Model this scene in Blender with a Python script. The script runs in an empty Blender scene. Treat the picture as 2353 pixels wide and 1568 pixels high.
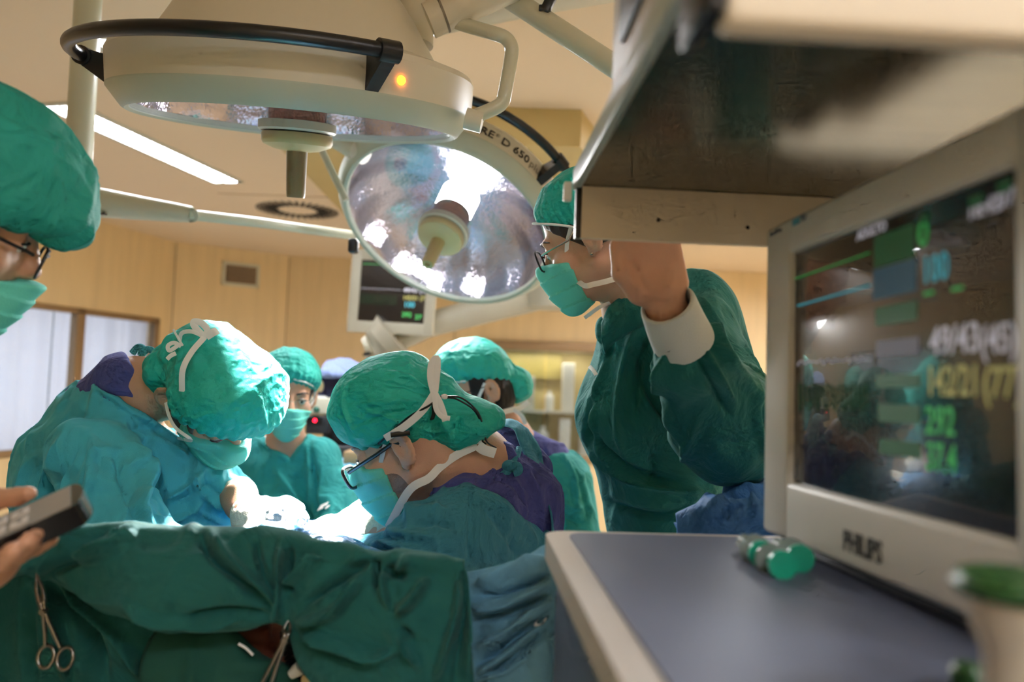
import bpy, bmesh, math, random
import numpy as np
from mathutils import Vector, Matrix
random.seed(7)
SC = bpy.context.scene
COL = SC.collection
PI = math.pi
# ------------------------------------------------------------------ camera
IW, IH, FPX = 2353.0, 1568.0, 1830.0
CAM = np.array([0.0, 0.0, 1.45])
PITCH = math.atan((890 - 784) / FPX)
ROLL = math.radians(2.0)
_f = np.array([0, math.cos(PITCH), math.sin(PITCH)])
_r0 = np.array([1.0, 0, 0])
_u0 = np.cross(_r0, _f)
CR = math.cos(ROLL) * _r0 + math.sin(ROLL) * _u0
CU = -math.sin(ROLL) * _r0 + math.cos(ROLL) * _u0
CF = _f

def W(px, py, D):
    """photo pixel at a distance along the view axis -> point in the room"""
    return CAM + CF * D + CR * ((px - IW / 2) / FPX * D) + CU * ((IH / 2 - py) / FPX * D)

def proj(P):
    Q = P - CAM
    d = Q @ CF
    return IW / 2 + FPX * (Q @ CR) / d, IH / 2 - FPX * (Q @ CU) / d, d

def cdir(r, u, t):
    """direction given as right / up / toward the lens"""
    v = r * CR + u * CU - t * CF
    return v / np.linalg.norm(v)

def px(n, D):
    return n * D / FPX

cd = bpy.data.cameras.new('camera')
cam = bpy.data.objects.new('camera', cd)
COL.objects.link(cam)
M = Matrix.Identity(4)
for i in range(3):
    M[i][0], M[i][1], M[i][2], M[i][3] = CR[i], CU[i], -CF[i], CAM[i]
cam.matrix_world = M
cd.sensor_width = 36.0
cd.lens = 36.0 * FPX / IW
cd.clip_start = 0.02
cd.dof.use_dof = True
cd.dof.focus_distance = 1.45
cd.dof.aperture_fstop = 2.5
SC.camera = cam

# ------------------------------------------------------------------ materials
def srgb(r, g, b):
    f = lambda c: ((c / 255 + 0.055) / 1.055) ** 2.4 if c > 10 else c / 255 / 12.92
    return (f(r), f(g), f(b), 1.0)

MATS = {}
def mat(name, col, rough=0.5, metal=0.0, var=0.06, vscale=6.0, bump=None, sheen=0.0, sss=0.0, emit=None,
        estr=0.0, spec=0.5, transl=0.0, weave=0.0, coat=0.0, stretch=None, trans=0.0, alpha=None):
    """bump = list of (kind, scale, distance)"""
    m = bpy.data.materials.new(name); m.use_nodes = True
    nt = m.node_tree; N = nt.nodes; L = nt.links
    b = N['Principled BSDF']
    c = srgb(*col)
    b.inputs['Roughness'].default_value = rough
    b.inputs['Metallic'].default_value = metal
    b.inputs['Specular IOR Level'].default_value = spec
    b.inputs['Coat Weight'].default_value = coat
    if sheen:
        b.inputs['Sheen Weight'].default_value = sheen
        b.inputs['Sheen Roughness'].default_value = 0.5
        b.inputs['Sheen Tint'].default_value = (min(1, c[0] * 2 + .2), min(1, c[1] * 2 + .2), min(1, c[2] * 2 + .2), 1)
    if sss:
        b.inputs['Subsurface Weight'].default_value = sss
        b.inputs['Subsurface Radius'].default_value = (0.012, 0.005, 0.003)
        b.inputs['Subsurface Scale'].default_value = 0.6
    if trans:
        b.inputs['Transmission Weight'].default_value = trans
    if emit:
        b.inputs['Emission Color'].default_value = srgb(*emit)
        b.inputs['Emission Strength'].default_value = estr
    tc = N.new('ShaderNodeTexCoord')
    vec = tc.outputs['Object']
    if stretch:
        mp = N.new('ShaderNodeMapping'); mp.inputs['Scale'].default_value = stretch
        L.new(vec, mp.inputs['Vector']); vec = mp.outputs['Vector']
    if var:
        nz = N.new('ShaderNodeTexNoise'); nz.inputs['Scale'].default_value = vscale
        nz.inputs['Detail'].default_value = 4
        L.new(vec, nz.inputs['Vector'])
        mr = N.new('ShaderNodeMapRange')
        mr.inputs['From Min'].default_value = 0.3; mr.inputs['From Max'].default_value = 0.7
        mr.inputs['To Min'].default_value = 1 - var; mr.inputs['To Max'].default_value = 1 + var
        L.new(nz.outputs['Fac'], mr.inputs['Value'])
        mx = N.new('ShaderNodeVectorMath'); mx.operation = 'SCALE'
        mx.inputs[0].default_value = c[:3]
        L.new(mr.outputs[0], mx.inputs['Scale'])
        L.new(mx.outputs[0], b.inputs['Base Color'])
    else:
        b.inputs['Base Color'].default_value = c
    nrm = None
    for kind, sc, dist in (bump or []):
        if kind == 'noise':
            t = N.new('ShaderNodeTexNoise'); t.inputs['Scale'].default_value = sc; t.inputs['Detail'].default_value = 5
            t.inputs['Distortion'].default_value = 0.6
            out = t.outputs['Fac']
        elif kind == 'fine':
            t = N.new('ShaderNodeTexNoise'); t.inputs['Scale'].default_value = sc; t.inputs['Detail'].default_value = 2
            out = t.outputs['Fac']
        elif kind == 'crumple':
            w = N.new('ShaderNodeTexNoise'); w.inputs['Scale'].default_value = sc * .6; w.inputs['Detail'].default_value = 2
            ad = N.new('ShaderNodeVectorMath'); ad.operation = 'MULTIPLY_ADD'
            ad.inputs[1].default_value = (1.2 / sc,) * 3
            L.new(w.outputs['Color'], ad.inputs[0]); L.new(vec, ad.inputs[2])
            t = N.new('ShaderNodeTexVoronoi'); t.feature = 'SMOOTH_F1'; t.inputs['Scale'].default_value = sc
            t.inputs['Smoothness'].default_value = .35
            L.new(ad.outputs[0], t.inputs['Vector'])
            out = t.outputs['Distance']
        elif kind == 'ridge':
            t = N.new('ShaderNodeTexNoise'); t.noise_type = 'RIDGED_MULTIFRACTAL'
            t.inputs['Scale'].default_value = sc; t.inputs['Detail'].default_value = 2
            t.inputs['Distortion'].default_value = 0.4
            out = t.outputs['Fac']
        elif kind == 'cell':
            t = N.new('ShaderNodeTexVoronoi'); t.inputs['Scale'].default_value = sc
            out = t.outputs['Distance']
        if kind != 'crumple':
            L.new(vec, t.inputs['Vector'])
        bp = N.new('ShaderNodeBump'); bp.inputs['Distance'].default_value = dist * (2.6 if kind != 'fine' else 1.5)
        bp.inputs['Strength'].default_value = 1.0
        L.new(out, bp.inputs['Height'])
        if nrm: L.new(nrm, bp.inputs['Normal'])
        nrm = bp.outputs['Normal']
    if nrm: L.new(nrm, b.inputs['Normal'])
    if transl:
        tr = N.new('ShaderNodeBsdfTranslucent'); tr.inputs['Color'].default_value = c
        ms = N.new('ShaderNodeMixShader'); ms.inputs[0].default_value = transl
        L.new(b.outputs[0], ms.inputs[1]); L.new(tr.outputs[0], ms.inputs[2])
        L.new(ms.outputs[0], N['Material Output'].inputs['Surface'])
    MATS[name] = m
    return m

def glassmat(name, tint=(245, 250, 250), gloss=0.12, rough=0.02):
    m = bpy.data.materials.new(name); m.use_nodes = True
    nt = m.node_tree; N = nt.nodes; L = nt.links
    N.remove(N['Principled BSDF'])
    t = N.new('ShaderNodeBsdfTransparent'); t.inputs[0].default_value = srgb(*tint)
    g = N.new('ShaderNodeBsdfGlossy'); g.inputs['Roughness'].default_value = rough
    ms = N.new('ShaderNodeMixShader'); ms.inputs[0].default_value = gloss
    L.new(t.outputs[0], ms.inputs[1]); L.new(g.outputs[0], ms.inputs[2])
    L.new(ms.outputs[0], N['Material Output'].inputs['Surface'])
    MATS[name] = m
    return m

# ------------------------------------------------------------------ objects
def tag(o, label=None, cat=None, group=None, kind=None):
    if label: o['label'] = label
    if cat: o['category'] = cat
    if group: o['group'] = group
    if kind: o['kind'] = kind
    return o

def thing(name, loc, label, cat, group=None):
    o = bpy.data.objects.new(name, None)
    o.empty_display_size = 0.05
    COL.objects.link(o)
    o.location = [float(v) for v in loc]
    return tag(o, label, cat, group)

def root_of(o):
    while o.parent: o = o.parent
    return o

def link(name, me, m, parent=None, smooth=True):
    o = bpy.data.objects.new(name, me)
    if m: me.materials.append(m)
    COL.objects.link(o)
    if parent:
        o.parent = parent
        r = root_of(parent)
        if parent is r and parent.type == 'EMPTY':
            o.matrix_parent_inverse = Matrix.Translation(-Vector(parent.location))
    return o

class MB:
    """collects shapes that belong to ONE part"""
    def __init__(s): s.v = []; s.f = []; s.s = []
    def add(s, v, f, smooth=True, T=None):
        v = np.asarray(v, float)
        if T is not None: v = T(v)
        k = len(s.v)
        s.v.extend(v.tolist()); s.f.extend([tuple(i + k for i in q) for q in f]); s.s.extend([smooth] * len(f))
        return s
    def box(s, c, h, R=None, bev=0.0, T=None):
        bm = bmesh.new(); bmesh.ops.create_cube(bm, size=2.0)
        for v in bm.verts: v.co = Vector((v.co.x * h[0], v.co.y * h[1], v.co.z * h[2]))
        if bev: bmesh.ops.bevel(bm, geom=bm.edges[:], offset=min(bev, min(h) * .9), segments=3, affect='EDGES', profile=.5)
        v = np.array([x.co[:] for x in bm.verts]); f = [[x.index for x in q.verts] for q in bm.faces]; bm.free()
        if R is not None: v = v @ np.asarray(R).T
        return s.add(v + np.asarray(c, float), f, False, T)
    def tube(s, pts, r, n=12, flat=None, up=None, T=None, closed=False):
        P = np.asarray(pts, float); k = len(P)
        R = np.broadcast_to(np.asarray(r, float), (k,))
        V = []; prev = np.asarray(up, float) if up is not None else np.array([0.13, 0.21, 1.0])
        for i in range(k):
            if closed: t = P[(i + 1) % k] - P[i - 1]
            else: t = P[min(i + 1, k - 1)] - P[max(i - 1, 0)]
            t = t / (np.linalg.norm(t) + 1e-12)
            a = prev - t * (prev @ t)
            if np.linalg.norm(a) < 1e-6: a = np.cross(t, [1, 0.3, 0])
            a /= np.linalg.norm(a); b = np.cross(t, a)
            if up is None: prev = a
            fl = flat if flat is not None else 1.0
            for j in range(n):
                w = 2 * PI * j / n
                V.append(P[i] + R[i] * (math.cos(w) * a * fl + math.sin(w) * b))
        F = []
        for i in range(k if closed else k - 1):
            i2 = (i + 1) % k
            for j in range(n):
                j2 = (j + 1) % n
                F.append((i * n + j, i * n + j2, i2 * n + j2, i2 * n + j))
        if not closed:
            F.append(tuple(range(n))[::-1]); F.append(tuple((k - 1) * n + j for j in range(n)))
        return s.add(V, F, True, T)
    def lathe(s, prof, n=64, T=None, a0=0.0, a1=2 * PI, closed=False):
        full = abs(a1 - a0 - 2 * PI) < 1e-6
        k = len(prof); m = n if full else n + 1
        V = []
        for j in range(m):
            w = a0 + (a1 - a0) * j / n
            for r, z in prof: V.append((r * math.cos(w), r * math.sin(w), z))
        F = []
        for j in range(n):
            j2 = (j + 1) % m
            for i in range(k if closed else k - 1):
                i2 = (i + 1) % k
                F.append((j * k + i, j2 * k + i, j2 * k + i2, j * k + i2))
        return s.add(V, F, True, T)
    def prism(s, poly, z0, z1, T=None):
        n = len(poly)
        V = [(x, y, z0) for x, y in poly] + [(x, y, z1) for x, y in poly]
        F = [tuple(range(n))[::-1], tuple(range(n, 2 * n))] + [(i, (i + 1) % n, n + (i + 1) % n, n + i) for i in range(n)]
        return s.add(V, F, False, T)
    def ell(s, c, r, R=None, n=20, T=None):
        V = []; F = []
        m = n
        for i in range(m + 1):
            th = PI * i / m
            for j in range(2 * n):
                ph = PI * j / n
                V.append((math.sin(th) * math.cos(ph) * r[0], math.sin(th) * math.sin(ph) * r[1], math.cos(th) * r[2]))
        for i in range(m):
            for j in range(2 * n):
                j2 = (j + 1) % (2 * n)
                F.append((i * 2 * n + j, (i + 1) * 2 * n + j, (i + 1) * 2 * n + j2, i * 2 * n + j2))
        V = np.array(V)
        if R is not None: V = V @ np.asarray(R).T
        return s.add(V + np.asarray(c, float), F, True, T)
    def build(s, name, m, parent=None, autos=None):
        me = bpy.data.meshes.new(name)
        me.from_pydata(s.v, [], s.f)
        bm = bmesh.new(); bm.from_mesh(me)
        bmesh.ops.remove_doubles(bm, verts=bm.verts[:], dist=1e-6)
        bmesh.ops.recalc_face_normals(bm, faces=bm.faces[:])
        bm.to_mesh(me); bm.free()
        if autos is not None:
            me.shade_smooth(); me.set_sharp_from_angle(angle=math.radians(autos))
        else:
            me.shade_smooth(); me.set_sharp_from_angle(angle=math.radians(38))
        return link(name, me, m, parent)

def frame(c, x, y, z):
    R = np.array([x, y, z]).T
    c = np.asarray(c, float)
    return lambda v: np.asarray(v, float) @ R.T + c

def basis(fwd, up):
    f = np.asarray(fwd, float); f = f / np.linalg.norm(f)
    u = np.asarray(up, float); u = u - f * (u @ f); u /= np.linalg.norm(u)
    return np.array([np.cross(f, u), f, u]).T      # columns right, fwd, up

def spline(pts, n):
    """Catmull-Rom through pts"""
    P = np.asarray(pts, float); k = len(P)
    if k == 2: return P[0] + (P[1] - P[0]) * np.linspace(0, 1, n)[:, None]
    seg = np.linalg.norm(np.diff(P, axis=0), axis=1) + 1e-9
    t = np.concatenate([[0], np.cumsum(np.sqrt(seg))]); t /= t[-1]
    out = []
    for u in np.linspace(0, 1, n):
        i = min(np.searchsorted(t, u, side='right') - 1, k - 2)
        w = (u - t[i]) / (t[i + 1] - t[i])
        p1, p2 = P[i], P[i + 1]
        p0 = P[i - 1] if i > 0 else 2 * p1 - p2
        p3 = P[i + 2] if i + 2 < k else 2 * p2 - p1
        out.append(.5 * (2 * p1 + (p2 - p0) * w + (2 * p0 - 5 * p1 + 4 * p2 - p3) * w * w + (3 * p1 - p0 - 3 * p2 + p3) * w ** 3))
    return np.array(out)

def text_mesh(s, size, T, name, m, parent, depth=0.0006, bold=0.0, font_shear=0.0, xscale=1.0):
    """T maps local (x right, y up, z out) to the room"""
    cu = bpy.data.curves.new(name, 'FONT')
    cu.body = s; cu.size = size; cu.extrude = depth; cu.offset = bold; cu.resolution_u = 3; cu.shear = font_shear
    o = bpy.data.objects.new(name + '_c', cu); COL.objects.link(o)
    dg = bpy.context.evaluated_depsgraph_get(); dg.update()
    me = bpy.data.meshes.new_from_object(o.evaluated_get(dg))
    bpy.data.objects.remove(o)
    v = np.empty(len(me.vertices) * 3); me.vertices.foreach_get('co', v); v = v.reshape(-1, 3)
    v[:, 0] *= xscale
    me.vertices.foreach_set('co', np.asarray(T(v)).ravel()); me.update()
    return link(name, me, m, parent)

# ------------------------------------------------------------------ noise
def _h(i, j, k, seed):
    n = (i * 73856093) ^ (j * 19349663) ^ (k * 83492791) ^ (seed * 2654435)
    n = n & 0x7fffffff
    n = ((n >> 13) ^ n) & 0x7fffffff
    n = (n * ((n * n * 15731 + 789221) & 0x7fffffff) + 1376312589) & 0x7fffffff
    return n / 1073741824.0 - 1.0

def noise3(P, seed=0):
    P = np.asarray(P, float)
    I = np.floor(P).astype(np.int64); F = P - I
    F = F * F * F * (F * (F * 6 - 15) + 10)
    out = 0
    for a in (0, 1):
        for b in (0, 1):
            for c in (0, 1):
                w = (F[:, 0] if a else 1 - F[:, 0]) * (F[:, 1] if b else 1 - F[:, 1]) * (F[:, 2] if c else 1 - F[:, 2])
                out = out + w * _h(I[:, 0] + a, I[:, 1] + b, I[:, 2] + c, seed)
    return out

def fbm(P, seed=0, oct=3):
    s = 0; a = 1.0
    for i in range(oct):
        s = s + a * noise3(P * 2 ** i, seed + i); a *= .5
    return s

def ridged(P, seed=0):
    return 1 - np.sqrt(noise3(P, seed) ** 2 + .0016) * 3

# ------------------------------------------------------------------ implicit surfaces
def sm(a, b, k):
    h = np.clip(.5 + .5 * (b - a) / k, 0, 1)
    return b + (a - b) * h - k * h * (1 - h)
def smx(a, b, k): return -sm(-a, -b, k)

def rcone(a, b, ra, rb):
    a = np.asarray(a, float); b = np.asarray(b, float)
    ab = b - a; L2 = ab @ ab + 1e-12
    def f(P):
        t = np.clip(((P - a) @ ab) / L2, 0, 1)
        return np.linalg.norm(P - a - t[:, None] * ab, axis=1) - (ra + (rb - ra) * t)
    return f
def ellip(c, r, R=None):
    c = np.asarray(c, float); r = np.asarray(r, float)
    def f(P):
        q = P - c
        if R is not None: q = q @ R
        k0 = np.linalg.norm(q / r, axis=1); k1 = np.linalg.norm(q / (r * r), axis=1) + 1e-9
        return k0 * (k0 - 1) / k1
    return f
def rbox(c, h, rad, R=None):
    c = np.asarray(c, float); h = np.asarray(h, float)
    def f(P):
        q = P - c
        if R is not None: q = q @ R
        q = np.abs(q) - h + rad
        return np.linalg.norm(np.maximum(q, 0), axis=1) + np.minimum(q.max(axis=1), 0) - rad
    return f
def plane(c, n):
    c = np.asarray(c, float); n = np.asarray(n, float); n = n / np.linalg.norm(n)
    return lambda P: (P - c) @ n
def U(k, *fs):
    def f(P):
        d = fs[0](P)
        for g in fs[1:]: d = sm(d, g(P), k)
        return d
    return f
def sub(a, b, k=.004): return lambda P: smx(a(P), -b(P), k)
def inter(a, b, k=.004): return lambda P: smx(a(P), b(P), k)
def grow(a, o): return lambda P: a(P) - o
def local(fn, c, R, s=1.0):
    c = np.asarray(c, float)
    return lambda P: fn((P - c) @ R / s) * s

def sdf_mesh(fn, lo, hi, h, smooth=1):
    lo = np.asarray(lo, float); hi = np.asarray(hi, float)
    B = 6
    nb = np.ceil((hi - lo) / (h * B)).astype(int)
    n = nb * B
    gx, gy, gz = np.meshgrid(*[np.arange(k) for k in nb], indexing='ij')
    bi = np.stack([gx, gy, gz], -1).reshape(-1, 3)
    cen = lo + (bi * B + (B - 1) / 2) * h
    dc = fn(cen)
    act = np.abs(dc) < B * h * 1.25
    vol = np.repeat(np.repeat(np.repeat(dc.reshape(nb).astype(np.float32), B, 0), B, 1), B, 2)
    off = np.stack(np.meshgrid(*[np.arange(B)] * 3, indexing='ij'), -1).reshape(-1, 3)
    ids = bi[act]
    step = 3000
    for s in range(0, len(ids), step):
        ii = (ids[s:s + step, None, :] * B + off[None]).reshape(-1, 3)
        d = fn(lo + ii * h)
        vol[ii[:, 0], ii[:, 1], ii[:, 2]] = d
    ins = vol < 0
    c8 = [(a, b, c) for a in (0, 1) for b in (0, 1) for c in (0, 1)]
    sh = tuple(k - 1 for k in vol.shape)
    cnt = np.zeros(sh, np.int8)
    for a, b, c in c8: cnt += ins[a:a + sh[0], b:b + sh[1], c:c + sh[2]]
    cell = (cnt > 0) & (cnt < 8)
    ci = np.argwhere(cell)
    idx = -np.ones(sh, np.int64); idx[cell] = np.arange(len(ci))
    acc = np.zeros((len(ci), 3)); num = np.zeros(len(ci))
    for p in range(8):
        for ax in range(3):
            a = np.array(c8[p])
            if a[ax]: continue
            b = a.copy(); b[ax] = 1
            va = vol[tuple((ci + a).T)]; vb = vol[tuple((ci + b).T)]
            cr = (va < 0) != (vb < 0)
            t = np.where(cr, va / np.where(cr, va - vb, 1), 0)
            pos = a + (b - a) * t[:, None]
            acc += pos * cr[:, None]; num += cr
    V = lo + (ci + acc / num[:, None]) * h
    quads = []
    for ax in range(3):
        o1, o2 = [(1, 2), (2, 0), (0, 1)][ax]
        sl = [slice(1, -1)] * 3; sl[ax] = slice(0, -1)
        s2 = [slice(1, -1)] * 3; s2[ax] = slice(1, None)
        A = ins[tuple(sl)]; Bv = ins[tuple(s2)]
        e = np.argwhere(A != Bv)
        if not len(e): continue
        base = e.copy(); base[:, o1] += 1; base[:, o2] += 1
        u = np.zeros(3, int); u[o1] = 1; w = np.zeros(3, int); w[o2] = 1
        q = np.stack([idx[tuple((base - u - w).T)], idx[tuple((base - w).T)], idx[tuple(base.T)], idx[tuple((base - u).T)]], 1)
        flip = ~A[tuple(e.T)]
        q[flip] = q[flip][:, ::-1]
        quads.append(q)
    Q = np.concatenate(quads)
    Q = Q[(Q >= 0).all(1)]
    for _ in range(smooth):
        s_ = np.zeros_like(V); k_ = np.zeros(len(V))
        for i in range(4):
            np.add.at(s_, Q[:, i], V[Q[:, (i + 1) % 4]] + V[Q[:, i - 1]]); np.add.at(k_, Q[:, i], 2)
        V = V * .45 + .55 * s_ / np.maximum(k_, 1)[:, None]
    return V, Q

def vnormals(V, Q):
    n = np.cross(V[Q[:, 2]] - V[Q[:, 0]], V[Q[:, 3]] - V[Q[:, 1]])
    N = np.zeros_like(V)
    for i in range(4): np.add.at(N, Q[:, i], n)
    return N / (np.linalg.norm(N, axis=1, keepdims=True) + 1e-12)

def qmesh(name, V, Q, m, parent=None):
    me = bpy.data.meshes.new(name)
    V = np.ascontiguousarray(V, dtype=np.float32); Q = np.ascontiguousarray(Q, dtype=np.int32)
    me.vertices.add(len(V)); me.vertices.foreach_set('co', V.ravel())
    me.loops.add(Q.size); me.loops.foreach_set('vertex_index', Q.ravel())
    me.polygons.add(len(Q)); me.polygons.foreach_set('loop_start', np.arange(0, Q.size, 4, dtype=np.int32))
    me.update(calc_edges=True); me.validate()
    me.shade_smooth()
    return link(name, me, m, parent)

def fold_disp(V, N, folds):
    """folds: (width_px, height_m, [(x,y)...]) traced creases, applied on the lens-facing side of a garment"""
    x, y, d = proj(V)
    facing = ((CAM - V) * N).sum(1) / np.linalg.norm(CAM - V, axis=1)
    wgt = np.clip(facing * 3 + .4, 0, 1)
    out = np.zeros(len(V))
    for w, hgt, pts in folds:
        P = spline(pts, max(len(pts) * 4, 6)) if len(pts) > 2 else np.asarray(pts, float)
        best = np.full(len(V), 1e9); tt = np.zeros(len(V))
        k = len(P) - 1
        for i in range(k):
            a = P[i]; b = P[i + 1]; ab = b - a; L2 = ab @ ab + 1e-9
            t = np.clip(((x - a[0]) * ab[0] + (y - a[1]) * ab[1]) / L2, 0, 1)
            dd = (x - a[0] - t * ab[0]) ** 2 + (y - a[1] - t * ab[1]) ** 2
            u = dd < best
            best = np.where(u, dd, best); tt = np.where(u, (i + t) / k, tt)
        taper = np.clip(np.minimum(tt, 1 - tt) * 5, 0, 1) * .85 + .15
        out += 1.6 * hgt * taper * np.exp(-best / (w * w))
    return out * wgt

def organic(name, fn, lo, hi, h, m, parent=None, disp=None, folds=None, smooth=1):
    V, Q = sdf_mesh(fn, lo, hi, h, smooth)
    if disp or folds:
        N = vnormals(V, Q)
        d = np.zeros(len(V))
        if disp: d = d + disp(V, N)
        if folds: d = d + fold_disp(V, N, folds)
        V = V + N * d[:, None]
    return qmesh(name, V, Q, m, parent)

def sheet(name, curves, nu, nv, m, parent=None, thick=.002, disp=None, folds=None, T=None):
    """cloth lofted through curves of points"""
    C = np.array([spline(c, nu) for c in curves])
    G = np.array([spline(C[:, i], nv) for i in range(nu)])        # nu,nv,3
    V = G.reshape(-1, 3)
    i, j = np.meshgrid(np.arange(nu - 1), np.arange(nv - 1), indexing='ij')
    a = (i * nv + j).ravel()
    Q = np.stack([a, a + nv, a + nv + 1, a + 1], 1)
    N = vnormals(V, Q)
    if ((CAM - V) * N).sum() < 0: Q = Q[:, ::-1]; N = -N
    d = np.zeros(len(V))
    if disp: d = d + disp(V, N)
    if folds: d = d + fold_disp(V, N, folds)
    V = V + N * d[:, None]
    o = qmesh(name, V, Q, m, parent)
    s = o.modifiers.new('solid', 'SOLIDIFY'); s.thickness = thick; s.offset = -1
    return o
def HZ(x, y, z):
    """photo pixel -> point on the horizontal plane at height z"""
    d = W(x, y, 1.0) - CAM
    return CAM + d * ((z - CAM[2]) / d[2])

def HP(x, y, c, n):
    """photo pixel -> point on a plane"""
    d = W(x, y, 1.0) - CAM
    return CAM + d * (((np.asarray(c) - CAM) @ n) / (d @ n))

ZC = 2.65
mat('ceiling_paint', (236, 216, 190), .7, var=.02, vscale=.7)
mat('wall_panel', (230, 204, 158), .42, var=.06, vscale=2.2, stretch=(6, 6, .5))
mat('floor_vinyl', (214, 206, 190), .4, var=.06)
mat('frame_metal', (150, 125, 95), .45, metal=.5, var=.04)
mat('white_plastic', (215, 215, 205), .4, var=.02)
mat('cream_plastic', (208, 205, 186), .38, var=.02)
mat('cream_box', (188, 166, 112), .5, var=.03)
mat('black_plastic', (16, 17, 20), .35, var=.02)
mat('dark_slot', (24, 20, 16), .8, var=0)
mat('steel', (190, 188, 182), .22, metal=1.0, var=.05, vscale=20)
mat('tube_light', (250, 250, 250), .5, var=0, emit=(244, 248, 255), estr=58.0)
mat('louver', (235, 235, 235), .3, metal=.6, var=0)
mat('curtain', (232, 230, 238), .9, var=.03, transl=.5)
glassmat('window_glass', (240, 245, 248), .06)

# ---- shell --------------------------------------------------------------
L1 = HZ(160, 490, ZC)[:2]; L2 = HZ(400, 555, ZC)[:2]; L3 = HZ(672, 590, ZC)[:2]; L4 = HZ(820, 592, ZC)[:2]
YB = float((L3[1] + L4[1]) / 2); L3[1] = YB
ud = (L2 - L1) / np.linalg.norm(L2 - L1)                   # left wall direction, away from the lens
L0 = L2 - ud * ((L2[1] + 1.8) / ud[1])
XR, YF = 3.6, -1.8

def wall(name, a, b, z0, z1, th, out, m='wall_panel', holes=()):
    """vertical wall from a to b (xy); out = outward xy normal; holes = (s0,s1,z0,z1) along a->b"""
    a = np.asarray(a, float); b = np.asarray(b, float); out = np.asarray(out, float)
    d = b - a; Lw = np.linalg.norm(d); d /= Lw
    mb = MB()
    def blk(s0, s1, q0, q1):
        if s1 - s0 < 1e-4 or q1 - q0 < 1e-4: return
        p = [a + d * s0, a + d * s1, a + d * s1 + out * th, a + d * s0 + out * th]
        mb.prism([tuple(x) for x in p], q0, q1)
    if not holes: blk(0, Lw, z0, z1)
    for s0, s1, q0, q1 in holes:
        blk(0, s0, z0, z1); blk(s1, Lw, z0, z1); blk(s0, s1, z0, q0); blk(s0, s1, q1, z1)
    o = mb.build(name, MATS[m]); tag(o, kind='structure'); return o

n_left = np.array([-ud[1], ud[0]])
if n_left[0] > 0: n_left = -n_left
nl3 = np.array([n_left[0], n_left[1], 0])
cL = np.array([L1[0], L1[1], 0])
def onleft(x, y): return HP(x, y, cL, nl3)
wr = onleft(366, 735); wz1 = onleft(180, 708)[2]; wz0 = onleft(20, 1052)[2]
s_of = lambda p: float((p[:2] - L0) @ ud)
sW1 = s_of(wr); sW0 = sW1 - 2.6
LwL = float(np.linalg.norm(L2 - L0))
wall('wall_left', L0, L2, 0, ZC, .12, n_left, holes=[(sW0, sW1, wz0, wz1)])
dcn = (L3 - L2) / np.linalg.norm(L3 - L2); ncn = np.array([-dcn[1], dcn[0]])
if ncn[1] < 0: ncn = -ncn
wall('wall_corner', L2, L3, 0, ZC, .12, ncn)
# opening of the pass-through behind the woman
cB = np.array([0, YB, 0]); nB = np.array([0, 1.0, 0])
onback = lambda x, y: HP(x, y, cB, nB)
k0 = onback(1112, 800); k1 = onback(1392, 1050)
wall('wall_back', L3, (XR, YB), 0, ZC, .12, (0, 1), holes=[(k0[0] - L3[0], k1[0] - L3[0], k1[2], k0[2])])
wall('wall_beyond', (L3[0] - .1, YB + .72), (XR, YB + .72), 0, ZC, .08, (0, 1))
wall('wall_right', (XR, YB), (XR, YF), 0, ZC, .12, (1, 0))
wall('wall_front', (XR, YF), (L0[0], YF), 0, ZC, .12, (0, -1))
poly = [tuple(p) for p in (L0 + n_left * .12, L2 + n_left * .12, L3 + ncn * .12)] + [(L3[0] - .1, YB + .8), (XR + .1, YB + .8), (XR + .1, YF - .1), (L0[0] - .1, YF - .1)]
tag(MB().prism(poly, ZC, ZC + .1).build('ceiling', MATS['ceiling_paint']), kind='structure')
tag(MB().prism(poly, -.1, 0).build('floor', MATS['floor_vinyl']), kind='structure')

# ---- window in the left wall ---------------------------------------------
def LW(s, z, o=0.0):
    p = L0 + ud * s + n_left * o
    return np.array([p[0], p[1], z])
RL = np.array([[ud[0], n_left[0], 0], [ud[1], n_left[1], 0], [0, 0, 1.0]])
win = thing('window_1', LW((sW0 + sW1) / 2, wz0), None, None); tag(win, kind='structure')
def lbar(mb, s0, s1, z0, z1, o0=-.012, o1=.06):
    mb.box(LW((s0 + s1) / 2, (z0 + z1) / 2, (o0 + o1) / 2), ((s1 - s0) / 2, (o1 - o0) / 2, (z1 - z0) / 2), RL, .004)
sm_ = s_of(onleft(188, 715))
mb = MB()
lbar(mb, sW0, sW1, wz1 - .045, wz1); lbar(mb, sW0, sW1, wz0, wz0 + .05)
lbar(mb, sW1 - .05, sW1, wz0, wz1); lbar(mb, sW0, sW0 + .05, wz0, wz1)
lbar(mb, sm_ - .045, sm_ + .035, wz0, wz1)
mb.build('window_frame', MATS['frame_metal'], win)
for s0, s1 in ((sW0 + .05, sm_ - .045), (sm_ + .035, sW1 - .05)):
    g = MB(); lbar(g, s0, s1, wz0 + .05, wz1 - .045, .02, .024); g.build('pane', MATS['window_glass'], win)
lb = thing('window_blind', LW((sW0 + sW1) / 2, wz0), 'white vertical blind hanging behind the two-pane window', 'blind')
for s0, s1 in ((sW0 - .1, sm_ - .12), (sm_ - .10, sW1 + .25)):
    V = []; F = []; n = 60
    for i in range(n + 1):
        s = s0 + (s1 - s0) * i / n
        o = .17 + .022 * math.sin(s * 19) + .01 * math.sin(s * 47)
        V += [LW(s, wz0 - .1, o), LW(s, wz1 + .1, o)]
        if i: F.append((2 * i - 2, 2 * i, 2 * i + 1, 2 * i - 1))
    MB().add(V, F).build('blind_panel', MATS['curtain'], lb)

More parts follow.
